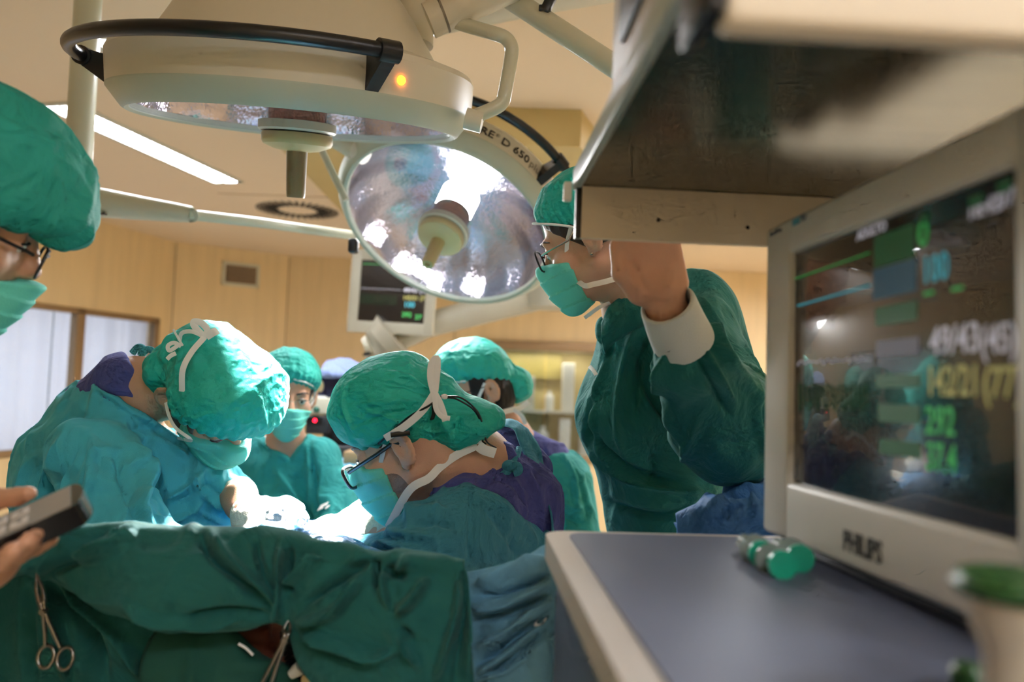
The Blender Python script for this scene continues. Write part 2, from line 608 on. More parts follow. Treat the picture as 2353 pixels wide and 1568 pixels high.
# seams of the wall panels
for nm, a, b, off, k in (('trim_1', L2, L3, ncn, .02), ('trim_2', L2, L3, ncn, .985), ('trim_3', L3, np.array([XR, YB]), np.array([0, 1.]), .28), ('trim_4', L3, np.array([XR, YB]), np.array([0, 1.]), .62)):
    p = a + (b - a) * k; d = (b - a) / np.linalg.norm(b - a)
    tag(MB().box((p[0], p[1], ZC / 2), (.004, .004, ZC / 2 - .01), np.array([[d[0], off[0], 0], [d[1], off[1], 0], [0, 0, 1.]])).build(nm, MATS['frame_metal']), kind='structure')

# ---- ceiling light ---------------------------------------------------------
def troffer(q, label):
    """q = four corners on the ceiling"""
    q = np.array(q); c = q.mean(0); c[2] = ZC
    ax = (q[2] + q[3] - q[0] - q[1]) / 2; L = np.linalg.norm(ax); ax /= L
    wx = np.array([-ax[1], ax[0], 0]); Wd = abs((q[1] - q[0]) @ wx)
    R = np.array([ax, wx, [0, 0, 1.]]).T
    t = thing('ceiling_light', c, label, 'ceiling light', 'recessed ceiling lights')
    f = MB()
    for sx in (-1, 1): f.box(c + wx * sx * (Wd / 2 - .012) - [0, 0, .006], (L / 2, .014, .006), R)
    for sx in (-1, 1): f.box(c + ax * sx * (L / 2 - .012) - [0, 0, .006], (.014, Wd / 2, .006), R)
    f.build('frame', MATS['white_plastic'], t)
    MB().box(c - [0, 0, .0025], (L / 2 - .02, Wd / 2 - .02, .002), R).build('diffuser', MATS['tube_light'], t)
    lv = MB()
    lv.box(c - [0, 0, .010], (L / 2 - .03, .008, .008), R)
    k = int(L / .05)
    for i in range(k): lv.box(c + ax * (-L / 2 + .04 + i * .05) - wx * (Wd / 4) - [0, 0, .009], (.002, Wd / 4 - .02, .006), R)
    lv.build('louver', MATS['louver'], t)
    return t
Q = [HZ(88, 240, ZC), HZ(164, 229, ZC), HZ(572, 412, ZC), HZ(478, 422, ZC)]
troffer(Q, 'long bright recessed ceiling light with louvre above the window wall')
Qa = np.array(Q); sz = np.linalg.norm(Qa[2] + Qa[3] - Qa[0] - Qa[1]) / 2
print('ceiling light length', sz, 'width', np.linalg.norm(Qa[1] - Qa[0]), 'window', sW0, sW1, wz0, wz1, 'YB', YB, L1, L2, L3)
ha = HZ(610, 130, ZC); hb = HZ(1720, 430, ZC); hc = HZ(1560, 300, ZC)  # unseen ceiling lights, added to brighten walls, ceiling and foreground
print('hidden fixtures', ha, hb, hc)
for (x, y, w) in ((ha[0], ha[1], 'hidden above the large operating lamp'), (hb[0], hb[1], 'at the far right of the ceiling beyond the shelf'), (hc[0] + .55, hc[1], 'on the ceiling right of the operating lamps'), (2.3, 5.9, 'near the right end of the back wall'), (2.4, 4.6, 'on the ceiling to the right, nearer than the back wall pair'), (3.0, 5.9, 'at the far right corner of the ceiling'), (1.6, -.6, 'on the ceiling above the workstation side'), (.5, -1.3, 'on the ceiling behind the photographer')):
    troffer([(x - .6, y - .15, ZC), (x - .6, y + .15, ZC), (x + .6, y + .15, ZC), (x + .6, y - .15, ZC)], 'added unseen ceiling light ' + w)

# ---- swirl air diffuser ----------------------------------------------------
c = HZ(684, 481, ZC); c[2] = ZC
rr = np.linalg.norm(HZ(780, 487, ZC) - HZ(586, 468, ZC)) / 2
t = thing('air_diffuser', c, 'round swirl air diffuser of dark slots in the ceiling', 'air vent')
MB().box(c - [0, 0, .004], (rr * 1.45, rr * 1.45, .004), bev=.002).build('plate', MATS['ceiling_paint'], t)
mb = MB()
for i in range(36):
    a = 2 * PI * i / 36
    R = np.array([[math.cos(a), -math.sin(a), 0], [math.sin(a), math.cos(a), 0], [0, 0, 1.]])
    r0, r1 = (.45, 1.0) if i % 2 else (.5, 1.0)
    mb.box(c + R @ np.array([rr * (r0 + r1) / 2, rr * .05, -.009]), (rr * (r1 - r0) / 2, rr * .040, .0015), R)
mb.build('slots', MATS['dark_slot'], t)

# ---- wall grille -----------------------------------------------------------
cc = np.array([L2[0], L2[1], 0]); n3 = np.array([ncn[0], ncn[1], 0])
g = HP(553, 632, cc, n3); ga = HP(512, 602, cc, n3); gb = HP(594, 664, cc, n3)
gw = np.linalg.norm((gb - ga)[:2]) / 2; gh = abs(ga[2] - gb[2]) / 2
R = np.array([[dcn[0], ncn[0], 0], [dcn[1], ncn[1], 0], [0, 0, 1.]])
t = thing('wall_grille', g - n3 * .002, 'small rectangular slatted vent high on the beige wall', 'air vent')
f = MB()
for sx in (-1, 1): f.box(g - n3 * .01 + R @ np.array([sx * (gw - .012), 0, 0]), (.014, .01, gh), R); f.box(g - n3 * .01 + np.array([0, 0, sx * (gh - .012)]), (gw, .01, .014), R)
f.build('frame', MATS['cream_plastic'], t)
MB().box(g - n3 * .002, (gw - .01, .002, gh - .01), R).build('back_panel', MATS['dark_slot'], t)
f = MB()
for i in range(9): f.box(g - n3 * .010 + np.array([0, 0, -gh + .03 + (2 * gh - .06) * i / 8]), (gw - .02, .006, .005), R @ np.array(Matrix.Rotation(.5, 3, 'X')))
f.build('slats', MATS['frame_metal'], t)

# ---- bulkhead on the back wall, near the ceiling ----------------------------
p0 = HZ(1105, 262, ZC); p1 = HZ(1336, 252, ZC)
zb = HP(1336, 338, np.array([0, p1[1], 0]), nB)[2]
o = MB().prism([(p0[0] - .9, p1[1]), (p1[0], p1[1]), (p1[0] + .12, p1[1] + .35), (p1[0] + .12, YB - .001), (p0[0] - .9, YB - .001)], zb, ZC).build('trim_5', MATS['cream_box'])
tag(o, kind='structure')

# ---- pass-through cabinet in the back wall ----------------------------------
mat('cab_back', (196, 176, 120), .6, var=.08, vscale=3)
mat('cab_shelf', (205, 200, 185), .5)
mat('clear_bag', (225, 222, 212), .35, var=.1, vscale=30)
mat('bottle_white', (228, 226, 215), .4, var=.03)
mat('bottle_blue', (120, 160, 190), .4, var=.03)
mat('olive_panel', (150, 135, 70), .5, var=.05)
mat('green_lid', (80, 130, 60), .4, var=.03)
x0, x1, z0, z1 = k0[0], k1[0], k1[2], k0[2]
cab = thing('supply_cabinet', ((x0 + x1) / 2, YB, z0), 'glass-fronted supply cabinet set in the back wall behind the person reaching up', 'cabinet')
f = MB(); dp = .5
f.box(((x0 + x1) / 2, YB + dp, (z0 + z1) / 2), ((x1 - x0) / 2 + .02, .01, (z1 - z0) / 2 + .02))
f.build('back_panel', MATS['cab_back'], cab)
f = MB()
for x in (x0 - .01, x1 + .01): f.box((x, YB + dp / 2 + .06, (z0 + z1) / 2), (.01, dp / 2 - .06, (z1 - z0) / 2))
for z in (z0 - .01, z1 + .01): f.box(((x0 + x1) / 2, YB + dp / 2 + .06, z), ((x1 - x0) / 2 + .02, dp / 2 - .06, .01))
f.build('carcass', MATS['cab_shelf'], cab)
zsh = [z0 + (z1 - z0) * .40]
for z in zsh: MB().box(((x0 + x1) / 2, YB + .32, z), ((x1 - x0) / 2 - .005, .17, .01)).build('shelf', MATS['cab_shelf'], cab)
f = MB()
f.box(((x0 + x1) / 2, YB - .015, z1 + .035), ((x1 - x0) / 2 + .07, .03, .045), bev=.005)
f.box(((x0 + x1) / 2, YB - .015, z0 - .03), ((x1 - x0) / 2 + .07, .03, .03), bev=.005)
for x in (x0 - .03, x1 + .03): f.box((x, YB - .012, (z0 + z1) / 2), (.035, .025, (z1 - z0) / 2), bev=.005)
f.build('frame', MATS['frame_metal'], cab)
for a, b in ((x0, (x0 + x1) / 2 - .005), ((x0 + x1) / 2 + .005, x1)):
    MB().box(((a + b) / 2, YB + .03, (z0 + z1) / 2), ((b - a) / 2 - .004, .003, (z1 - z0) / 2 - .004)).build('glass_door', MATS['window_glass'], cab)
MB().box((x0 + .42, YB + .44, z1 - .14), (.36, .03, .13)).build('olive_board', MATS['olive_panel'], cab)
# what stands on its shelves
def bottle(name, x, y, z, r, h, m, label, cat, lid=None, grp=None):
    t = thing(name, (x, y, z), label, cat, grp)
    MB().lathe([(0.0, 0), (r, 0), (r, h * .68), (r * .8, h * .78), (r * .36, h * .86), (r * .36, h * .94), (0, h * .94)], 20, frame((x, y, z), [1, 0, 0], [0, 1, 0], [0, 0, 1])).build('body', MATS[m], t)
    MB().lathe([(0, h * .90), (r * .42, h * .90), (r * .42, h), (0, h)], 16, frame((x, y, z), [1, 0, 0], [0, 1, 0], [0, 0, 1])).build('lid', MATS[lid or 'white_plastic'], t)
wdt = x1 - x0; zf = zsh[0] + .011
def carton(x, z, hx, hz, m, label, y=None):
    y = YB + .30 if y is None else y
    o = MB().box((x, y, z + hz), (hx, .06, hz), bev=.006)
    tag(o.build('supply_box', MATS[m]), label, 'box')
carton(x0 + wdt * .18, zf, .09, .13, 'clear_bag', 'pale packaged supply box at the left end of the cabinet shelf')
carton(x0 + wdt * .36, zf, .075, .17, 'cab_shelf', 'tall cream supply box beside the pale package on the cabinet shelf')
bottle('supply_bottle', x0 + wdt * .55, YB + .3, zf, .045, .20, 'bottle_white', 'white bottle in the middle of the cabinet shelf', 'bottle')
carton(x0 + wdt * .70, zf, .06, .24, 'bottle_white', 'tall narrow white carton right of the white bottle in the cabinet')
bottle('supply_bottle', x0 + wdt * .86, YB + .3, zf, .04, .17, 'bottle_blue', 'pale blue bottle near the right end of the cabinet shelf', 'bottle')
carton(x0 + wdt * .22, z0, .12, .12, 'cab_back', 'low tan box on the cabinet floor at its left', YB + .25)
bottle('supply_bottle', x0 + wdt * .50, YB + .25, z0, .06, .26, 'bottle_white', 'large white bottle on the cabinet floor', 'bottle')
carton(x0 + wdt * .68, z0, .055, .17, 'clear_bag', 'upright grey-white package on the cabinet floor', YB + .25)
bottle('supply_bottle', x0 + wdt * .84, YB + .22, z0, .05, .22, 'bottle_white', 'white bottle at the right end of the cabinet floor', 'bottle', 'bottle_blue')
mat('lamp_shell', (208, 202, 184), .35, var=.015, vscale=3)
mat('lamp_rim', (176, 184, 170), .4, var=.02)
mat('reflector', (226, 222, 238), .16, metal=1.0, var=.0, bump=[('cell', 120, .00028), ('noise', 45, .0006)])
mat('stem_brown', (120, 78, 58), .35, metal=.7, var=.2, vscale=60, bump=[('cell', 160, .0004)])
mat('hub_beige', (198, 184, 140), .4, var=.02)
mat('handle_beige', (124, 106, 80), .4, var=.03)
mat('handle_tan', (176, 156, 110), .4, var=.03)
mat('bulb', (255, 255, 255), .5, var=0, emit=(255, 250, 242), estr=40.0)
mat('bulb_soft', (255, 255, 255), .5, var=0, emit=(240, 244, 255), estr=14.0)
mat('led_orange', (255, 140, 40), .4, var=0, emit=(255, 130, 20), estr=14.0)
mat('led_core', (255, 230, 120), .4, var=0, emit=(255, 225, 110), estr=30.0)
mat('letter_dark', (40, 36, 32), .5, var=0)
mat('letter_grey', (120, 112, 98), .5, var=0)
glassmat('lamp_glass', (250, 250, 252), .10, .06)
mat('arm_paint', (196, 196, 176), .3, var=.02, coat=.3)

LAMPS = {}
def surgical_lamp(key, c, n, xref, label, rail0, rail1, brk, bulbm, handm):
    z = -n / np.linalg.norm(n); x = xref - z * (xref @ z); x /= np.linalg.norm(x); y = np.cross(z, x)
    T = frame(c, x, y, z)
    LAMPS[key] = (c, x, y, z, T)
    t = thing('surgical_lamp', c, label, 'operating lamp', 'ceiling operating lamps')
    S = MB()
    S.lathe([(.376, .036), (.378, .104), (.372, .116), (.345, .125), (.315, .130), (.298, .140), (.240, .232), (.185, .305), (.10, .345), (0, .355)], 96, T)
    S.build('housing', MATS['lamp_shell'], t, 25)
    MB().lathe([(.330, .012), (.333, -.002), (.342, -.006), (.349, -.002), (.3765, .034), (.3765, .038), (.34, .042)], 96, T).build('rim', MATS['lamp_rim'], t)
    # faceted bowl
    R = MB(); prof = [(.335, .006)] + [(.335 * math.cos(a) ** .8, .006 + .215 * math.sin(a)) for a in np.linspace(.06, 1.5705, 18)]
    V = []; F = []; n_ = 144; k = len(prof)
    for j in range(n_):
        w = 2 * PI * j / n_
        q = 1 - .040 * (abs(((j % 12) - 6) / 6.0))
        for i, (r, zz) in enumerate(prof):
            rr = r * (q if 0 < i else 1)
            V.append((rr * math.cos(w), rr * math.sin(w), zz))
    for j in range(n_):
        j2 = (j + 1) % n_
        for i in range(k - 1): F.append((j * k + i, j * k + i + 1, j2 * k + i + 1, j2 * k + i))
    R.add(V, F, True, T); R.build('reflector', MATS['reflector'], t, 60)
    MB().lathe([(0, .004), (.332, .004), (.332, .0), (0, .0)], 72, T).build('front_glass', MATS['lamp_glass'], t)
    MB().lathe([(.050, .074), (.062, .085), (.064, .165), (.05, .188), (0, .192)], 40, T).build('bulb', MATS[bulbm], t)
    MB().lathe([(.062, .0), (.062, .076), (.0, .076)], 40, T).build('stem', MATS['stem_brown'], t)
    h = MB().lathe([(.083, .001), (.083, -.016), (.078, -.020), (.05, -.02)], 56, T).build('hub', MATS['white_plastic'], t)
    MB().lathe([(.070, -.0195), (.070, -.024), (.05, -.024)], 48, T).build('seal', MATS['black_plastic'], h)
    MB().lathe([(.0, -.023), (.074, -.023), (.076, -.026), (.076, -.040), (.072, -.047), (.05, -.056), (.026, -.060), (0, -.061)], 56, T).build('hub_cap', MATS['hub_beige'], h)
    MB().lathe([(.0, -.058), (.0225, -.058), (.0225, -.066), (.0205, -.150), (.0195, -.158), (.0185, -.160), (.008, -.160), (.008, -.152), (0, -.152)], 32, T).build('handle', MATS[handm], t)
    # grab rail
    a = np.radians(np.linspace(rail0, rail1, 60))
    rl = np.stack([.437 * np.cos(a), .437 * np.sin(a), np.full(60, .100)], 1)
    rail = MB().tube(rl, .0135, 14, up=(0, 0, 1), T=T).build('grab_rail', MATS['black_plastic'], t)
    for b in brk:
        w = math.radians(b); er = np.array([math.cos(w), math.sin(w), 0]); et = np.array([-math.sin(w), math.cos(w), 0])
        Tb = lambda v, er=er, et=et: T(np.asarray(v)[:, :1] * er + np.asarray(v)[:, 1:2] * np.array([0, 0, 1.]) + np.asarray(v)[:, 2:] * et)
        m_ = MB().prism([(.376, .038), (.450, .088), (.452, .110), (.425, .113), (.376, .104)], -.013, .013, Tb)
        cp = np.array([.437 * er + np.array([0, 0, .100]) + et * s for s in (-.019, .019)])
        m_.tube(cp, .0195, 16, T=T)
        m_.build('rail_bracket', MATS['black_plastic'], t)
    return t

# lamp over the table, in front
E = math.radians(12.4)
n1 = np.array([-.036, math.sin(E), -math.cos(E)])
c1 = W(684, 284, 1.74)
big = surgical_lamp('big', c1, n1, np.array([1., 0, 0]), 'large operating lamp seen nearly edge-on with orange light on its side', 172, 307, (188, 305), 'bulb_soft', 'handle_beige')
T1 = LAMPS['big'][4]
w = math.radians(-46); er = np.array([math.cos(w), math.sin(w), 0])
MB().ell(T1(np.array([er * .377 + np.array([0, 0, .066])]))[0], (.0085,) * 3, n=10).build('indicator_light', MATS['led_orange'], big)
# yoke tube to the pivot on its right side
yk = [W(1010, 38, 1.66), W(1060, 55, 1.66), W(1135, 77, 1.64), W(1162, 88, 1.64), W(1175, 108, 1.64), W(1174, 135, 1.64), W(1160, 215, 1.63), W(1155, 234, 1.63), W(1140, 247, 1.63), W(1105, 262, 1.63), W(1086, 270, 1.63)]
MB().tube(spline(yk, 50), .0145, 16).build('yoke', MATS['arm_paint'], big)
MB().tube([W(1070, 272, 1.63), W(1108, 282, 1.63)], .022, 20).build('pivot', MATS['cream_plastic'], big)

# tilted lamp further back
n2 = cdir(-.277, -.761, .586)
c2 = W(1021, 527, 2.54)
xr = cdir(.42, -.28, -.05)
tilt = surgical_lamp('tilted', c2, n2, xr, 'tilted operating lamp glowing white with lettering on its rim', 196, 301, (200, 297), 'bulb', 'handle_tan')
c_, lx, ly, lz, T2 = LAMPS['tilted']
def az(pxl, pyl):
    """azimuth on the lamp side of the point seen at a pixel"""
    best = None
    for a in np.linspace(0, 360, 1441):
        w = math.radians(a); p = T2(np.array([[.3765 * math.cos(w), .3765 * math.sin(w), .070]]))
        x, y, d = proj(p); e = (x[0] - pxl) ** 2 + (y[0] - pyl) ** 2
        if best is None or e < best[0]: best = (e, a)
    return best[1]
aD, aE, aP = az(1139, 364), az(1107, 348), az(1201, 407)
print('text az', aE, aD, aP, az(1270, 420), az(890, 330))
def rimtext(s, a_end, size, m, anchor, zc=.057, bold=0.0):
    # text runs clockwise when the glass is seen from the front
    def T(v):
        u = v[:, 0]
        if anchor == 'r': u = u - v[:, 0].max()
        w = math.radians(a_end) + u / .378
        r = .3785 + v[:, 2]
        return T2(np.stack([r * np.cos(w), r * np.sin(w), zc + v[:, 1]], 1))
    return text_mesh(s, size, T, 'lettering', MATS[m], tilt, .0004, bold)
rimtext('CHROMOPHARE', aE + 1.6, .040, 'letter_dark', 'r', bold=.0005)
rimtext('\u00ae', aE + 2.0, .018, 'letter_grey', 'l', .072)
rimtext('D 650', aD - 2.2, .040, 'letter_dark', 'l', bold=.0005)
rimtext('plus', aP - 2.8, .037, 'letter_grey', 'l')
MB().tube([W(826, 352, 2.45), W(770, 318, 2.45)], .030, 24).build('pivot', MATS['cream_plastic'], tilt)
MB().tube([W(838, 352, 2.43), W(822, 345, 2.44)], .036, 24).build('pivot_ring', MATS['white_plastic'], tilt)
MB().tube([W(735, 335, 2.5), W(765, 400, 2.5), W(795, 460, 2.5)], .011, 12).build('yoke', MATS['arm_paint'], tilt)
MB().box(W(812, 566, 2.42), (.014, .02, .022), bev=.008).build('pivot_cap', MATS['black_plastic'], tilt)

# ceiling suspension of the lamps
sus = thing('lamp_suspension', W(945, -200, 1.75), 'cream ceiling column and jointed arms carrying the operating lamps', 'lamp arm')
MB().tube([np.array([*W(948, 60, 1.78)[:2], ZC]), W(948, 105, 1.78)], .046, 32).build('column', MATS['lamp_shell'], sus)
MB().tube([np.array([*W(948, 60, 1.78)[:2], W(948, 0, 1.78)[2]]), W(948, 13, 1.78)], .050, 32).build('collar', MATS['cream_plastic'], sus)
el = [W(985, 48, 1.66), W(1140, -22, 1.66), W(1400, -140, 1.68)]
MB().tube(el, [.037, .037, .037], 28).build('elbow', MATS['lamp_shell'], sus)
MB().tube([W(1016, 34, 1.66), W(1021, 32, 1.66)], .038, 28).build('joint_ring', MATS['letter_grey'], sus)
MB().tube([W(985, 20, 2.1), W(1250, -32, 2.15), W(1600, -90, 2.2)], .070, 28).build('boom', MATS['lamp_shell'], sus)
MB().tube([W(1135, -28, 1.72), W(1400, 145, 1.62), W(1640, 300, 1.56)], .023, 20).build('spring_arm', MATS['arm_paint'], sus)
MB().tube([W(1255, 32, 1.70), W(1392, 118, 1.64)], .008, 10).build('cable', MATS['cream_plastic'], sus)
MB().box(W(1262, 6, 1.66), (.010, .012, .024), np.array(Matrix.Rotation(.45, 3, 'Y')), .003).box(W(1252, 22, 1.66), (.013, .012, .006), bev=.003).build('cable_clip', MATS['black_plastic'], sus)

# second boom, at the left
bo = thing('ceiling_boom', np.array([*W(184, 300, 2.3)[:2], ZC]), 'pale ceiling boom with a hanging post and long tapered arm', 'boom arm')
MB().tube([np.array([*W(190, 180, 2.3)[:2], ZC]), W(176, 430, 2.3)], .037, 28).build('post', MATS['arm_paint'], bo)
MB().tube(spline([W(150, 447, 2.3), W(215, 463, 2.3), W(320, 478, 2.32), W(430, 492, 2.34), W(440, 494, 2.34)], 30), np.concatenate([np.full(10, .042), np.linspace(.042, .022, 20)]), 24).build('arm_shroud', MATS['arm_paint'], bo)
MB().tube([W(430, 493, 2.34), W(600, 512, 2.52), W(800, 540, 2.85), W(880, 548, 3.0)], .0165, 20).build('arm_tube', MATS['arm_paint'], bo)
MB().box(W(232, 492, 2.27), (.014, .008, .002)).build('cover_screw', MATS['black_plastic'], bo)
YAW = math.radians(3.0)
mx_ = np.array([math.cos(YAW), math.sin(YAW), 0]); my_ = np.array([-math.sin(YAW), math.cos(YAW), 0]); mz_ = np.array([0, 0, 1.])
RM = np.array([mx_, my_, mz_]).T
ZT = 1.285
O_ = HZ(1296, 1222, ZT)                                   # far left corner of the worktop
def MP(a, b, z): return O_ * [1, 1, 0] + mx_ * a + my_ * b + mz_ * z
mat('worktop_grey', (92, 98, 118), .48, var=.03, spec=.35)
mat('edge_beige', (190, 182, 172), .4, var=.02)
mat('panel_slate', (86, 94, 112), .4, var=.03)
mat('shelf_metal', (118, 116, 104), .22, metal=.85, var=.1, vscale=8, stretch=(1, 8, 1))
mat('shelf_lip', (222, 208, 184), .45, var=.02)
mat('shelf_edge', (160, 172, 166), .35, var=.02)
mat('bezel', (214, 212, 203), .45, var=.02)
mat('lcd', (14, 14, 17), .22, var=0, spec=.9, coat=.6)
def screen_mat(n, c, s): mat(n, c, .5, var=0, emit=c, estr=s)
screen_mat('px_green', (60, 180, 90), .26); screen_mat('px_cyan', (70, 180, 200), .28); screen_mat('px_white', (200, 200, 215), .25)
screen_mat('px_yellow', (180, 175, 100), .22); screen_mat('px_dgreen', (30, 80, 45), .3); screen_mat('px_dcyan', (50, 80, 95), .35); screen_mat('px_grey', (90, 88, 100), .3)

ws = thing('anaesthesia_workstation', MP(.3, -.4, 0), 'grey-topped anaesthesia workstation with an overhead metal shelf', 'medical cart')
def mbox(mb, a0, a1, b0, b1, z0, z1, bev=0.0):
    return mb.box(MP((a0 + a1) / 2, (b0 + b1) / 2, (z0 + z1) / 2), ((a1 - a0) / 2, (b1 - b0) / 2, (z1 - z0) / 2), RM, bev)
def mprism(mb, poly, z0, z1):
    return mb.prism(poly, z0, z1, lambda v: np.asarray(v)[:, :1] * mx_ + np.asarray(v)[:, 1:2] * my_ + np.asarray(v)[:, 2:] * mz_ + O_ * [1, 1, 0])
A1 = .66; B0 = -.80
# worktop with a rounded near left corner
def outline(ins, r):
    p = []
    x0, y1 = ins, -ins
    for a in np.linspace(PI, PI / 2, 8): p.append((x0 + r + r * math.cos(a), y1 - r + r * math.sin(a)))
    p += [(A1 - ins, -ins), (A1 - ins, B0 + ins)]
    for a in np.linspace(-PI / 2, -PI, 10): p.append((x0 + r * 3 + r * 3 * math.cos(a), B0 + ins + r * 3 + r * 3 * math.sin(a)))
    return p
mprism(MB(), outline(-.022, .03), ZT - .03, ZT - .003).build('edge_trim', MATS['edge_beige'], ws)
mprism(MB(), outline(.004, .02), ZT - .0035, ZT).build('worktop', MATS['worktop_grey'], ws)
mbox(MB(), -.012, A1 - .01, B0 + .02, -.01, .12, ZT - .03, .03).build('body', MATS['panel_slate'], ws)
for a in (.05, A1 - .08):
    for b in (B0 + .08, -.08): MB().lathe([(0, 0), (.05, 0), (.05, .035), (.02, .05), (.02, .13), (0, .13)], 16, frame(MP(a, b, 0), mx_, my_, mz_)).build('caster', MATS['black_plastic'], ws)

# column that carries the shelf
ZS = W(1325, 432, 1.0)[2]
cS = HZ(1327, 430, ZS)
sa = float((cS - O_) @ mx_); sb = float((cS - O_) @ my_)
print('shelf corner', sa, sb, ZS, 'top corner', O_)
mbox(MB(), .50, .60, sb - .35, sb - .2, ZT, ZS + .03, .01).build('column', MATS['bezel'], ws)
sn = float((HZ(1640, 92, ZS - .062) - O_) @ my_)
S1 = .64
sh = mbox(MB(), sa, S1, sn - .0, sb, ZS, ZS + .012).build('shelf', MATS['shelf_metal'], ws)
mbox(MB(), sa + .004, S1, sb - .010, sb, ZS - .066, ZS, .0015).build('far_lip', MATS['shelf_lip'], sh)
mbox(MB(), sa - .002, S1, sn - .022, sn, ZS - .062, ZS + .016, .006).build('near_lip', MATS['shelf_lip'], sh)
mbox(MB(), sa - .014, sa - .0015, sn - .026, sn + .03, ZS - .058, ZS + .016, .004).build('lip_end', MATS['black_plastic'], sh)
mbox(MB(), sa - .006, sa + .004, sn - .06, sb + .002, ZS - .004, ZS + .022, .002).build('edge_strip', MATS['shelf_edge'], sh)
mbox(MB(), sa - .0025, sa + .0045, sb - .011, sb + .001, ZS - .066, ZS - .003, .001).build('corner_strip', MATS['black_plastic'], sh)
MB().box(W(1304, 441, 1.0), (.005, .006, .012), RM, .002).build('clip', MATS['white_plastic'], sh)
for x, y in ((1513, 506), (1718, 523)):
    p = HP(x, y, MP(0, sb - .0105, 0), my_); MB().tube([p - my_ * .0006, p + my_ * .004], .0023, 12).build('screw', MATS['dark_slot'], sh)
# device lying on the shelf
dv = thing('shelf_device', MP(sa + .2, sb - .4, ZS + .013), 'beige boxed device lying on top of the metal shelf', 'medical device')
dev = MB(); d0 = float((W(1393, 260, .86) - O_) @ my_)
mprism(dev, [(sa + .006, -.0 + d0 - .06), (sa + .022, d0), (S1 - .02, d0), (S1 - .02, sn + .05), (sa + .004, sn + .05)], ZS + .014, ZS + .26)
dev.build('case', MATS['edge_beige'], dv)
mbox(MB(), sa + .0005, sa + .006, d0 - .30, d0 - .12, ZS + .07, ZS + .13, .002).build('side_label', MATS['panel_slate'], dv)

# ---- monitor on the worktop ------------------------------------------------
mo_f = W(1757, 900, .915)                                     # left (far) edge of the bezel
tq = np.array([0.010, -1.0, 0.0]); tq /= np.linalg.norm(tq)
pl, pr = W(1757, 880, .915), W(2400, 880, .492)
tq = (pr - pl) * [1, 1, 0]; MLEN = np.linalg.norm(tq) + .02; tq /= np.linalg.norm(tq)      # along the screen, toward the lens
nq = np.cross(tq, [0, 0, 1.]); nq /= np.linalg.norm(nq)
if nq[0] > 0: nq = -nq                                        # faces left
zT = W(1757, 522, .915)[2]; zB = ZT + .012
print('monitor', MLEN, zT - zB, tq, nq)
lean = math.radians(2.2)
uq = np.array([0, 0, 1.]) * math.cos(lean) + nq * -math.sin(lean) * .0 + tq * -math.sin(lean) * .25; uq /= np.linalg.norm(uq)
tq = tq - uq * (tq @ uq); tq /= np.linalg.norm(tq); nq = np.cross(uq, tq) * np.sign(np.cross(uq, tq) @ nq)
MO = np.array([pl[0], pl[1], zB])
def QP(s, h, o=0.0): return MO + tq * s + uq * h + nq * o
HM = zT - zB
mon = thing('patient_monitor', QP(MLEN / 2, -.012, -.03), 'large cream patient monitor facing left on the workstation top', 'monitor')
RQ = np.array([tq, uq, nq]).T
def onmon(x, y): 
    p = HP(x, y, MO, nq); v = p - MO; return float(v @ tq), float(v @ uq)
sc = [onmon(1808, 592), onmon(1820, 1112), onmon(2345, 1248), onmon(2310, 378)]
print('screen corners', sc)
s0 = (sc[0][0] + sc[1][0]) / 2; s1 = (sc[2][0] + sc[3][0]) / 2; h0 = (sc[1][1] + sc[2][1]) / 2; h1 = (sc[0][1] + sc[3][1]) / 2
f = MB()
def qbar(a0, a1, b0, b1, o0=-.05, o1=0.0, bev=.006): f.box(QP((a0 + a1) / 2, (b0 + b1) / 2, (o0 + o1) / 2), ((a1 - a0) / 2, (b1 - b0) / 2, (o1 - o0) / 2), RQ, bev)
qbar(0, s0, 0, HM); qbar(s1, MLEN, 0, HM); qbar(s0 - .008, s1 + .008, 0, h0); qbar(s0 - .008, s1 + .008, h1, HM)
f.build('bezel', MATS['bezel'], mon)
f = MB(); qbar(.01, MLEN - .01, .012, HM - .012, -.11, -.04, .02); f.build('back_shell', MATS['bezel'], mon)
f = MB(); qbar(.02, MLEN - .02, -.012, .008, -.10, -.012, .004); f.build('foot', MATS['black_plastic'], mon)
f = MB(); qbar(s0 - .002, s1 + .002, h0 - .002, h1 + .002, -.012, -.006, .001); lcd = f.build('screen', MATS['lcd'], mon)
TQ = lambda s, h, o=-.0058: (lambda v: QP(0, 0, o) + (np.asarray(v)[:, :1] + s) * tq + (np.asarray(v)[:, 1:2] + h) * uq + np.asarray(v)[:, 2:] * nq)
def sbar(x0, y0, x1, y1, m):
    a, b = onmon(x0, y0); c, d = onmon(x1, y1)
    f = MB(); f.box(QP((a + c) / 2, (b + d) / 2, -.0058), (abs(c - a) / 2, abs(d - b) / 2, .0004), RQ); return f.build('screen_field', MATS[m], lcd)
def stext(s, x, y, size, m, xs=1.0):
    a, b = onmon(x, y); return text_mesh(s, size, TQ(a, b), 'readout', MATS[m], lcd, .0003, .0004, 0, xs)
def strace(pts, m, r=.0007):
    P = [QP(*onmon(x, y), -.0055) for x, y in pts]
    return MB().tube(P, r, 6).build('trace', MATS[m], lcd)
strace([(1815, 640), (1985, 580)], 'px_green'); strace([(1822, 702), (1985, 655)], 'px_cyan', .0011)
sbar(1995, 545, 2085, 590, 'px_dgreen'); stext('0', 2092, 568, .030, 'px_green')
sbar(1993, 620, 2090, 668, 'px_dcyan'); stext('100', 2102, 652, .030, 'px_cyan', .75)
sbar(1998, 708, 2092, 735, 'px_dgreen'); stext('--', 2105, 690, .022, 'px_green'); stext('--', 2168, 680, .022, 'px_green')
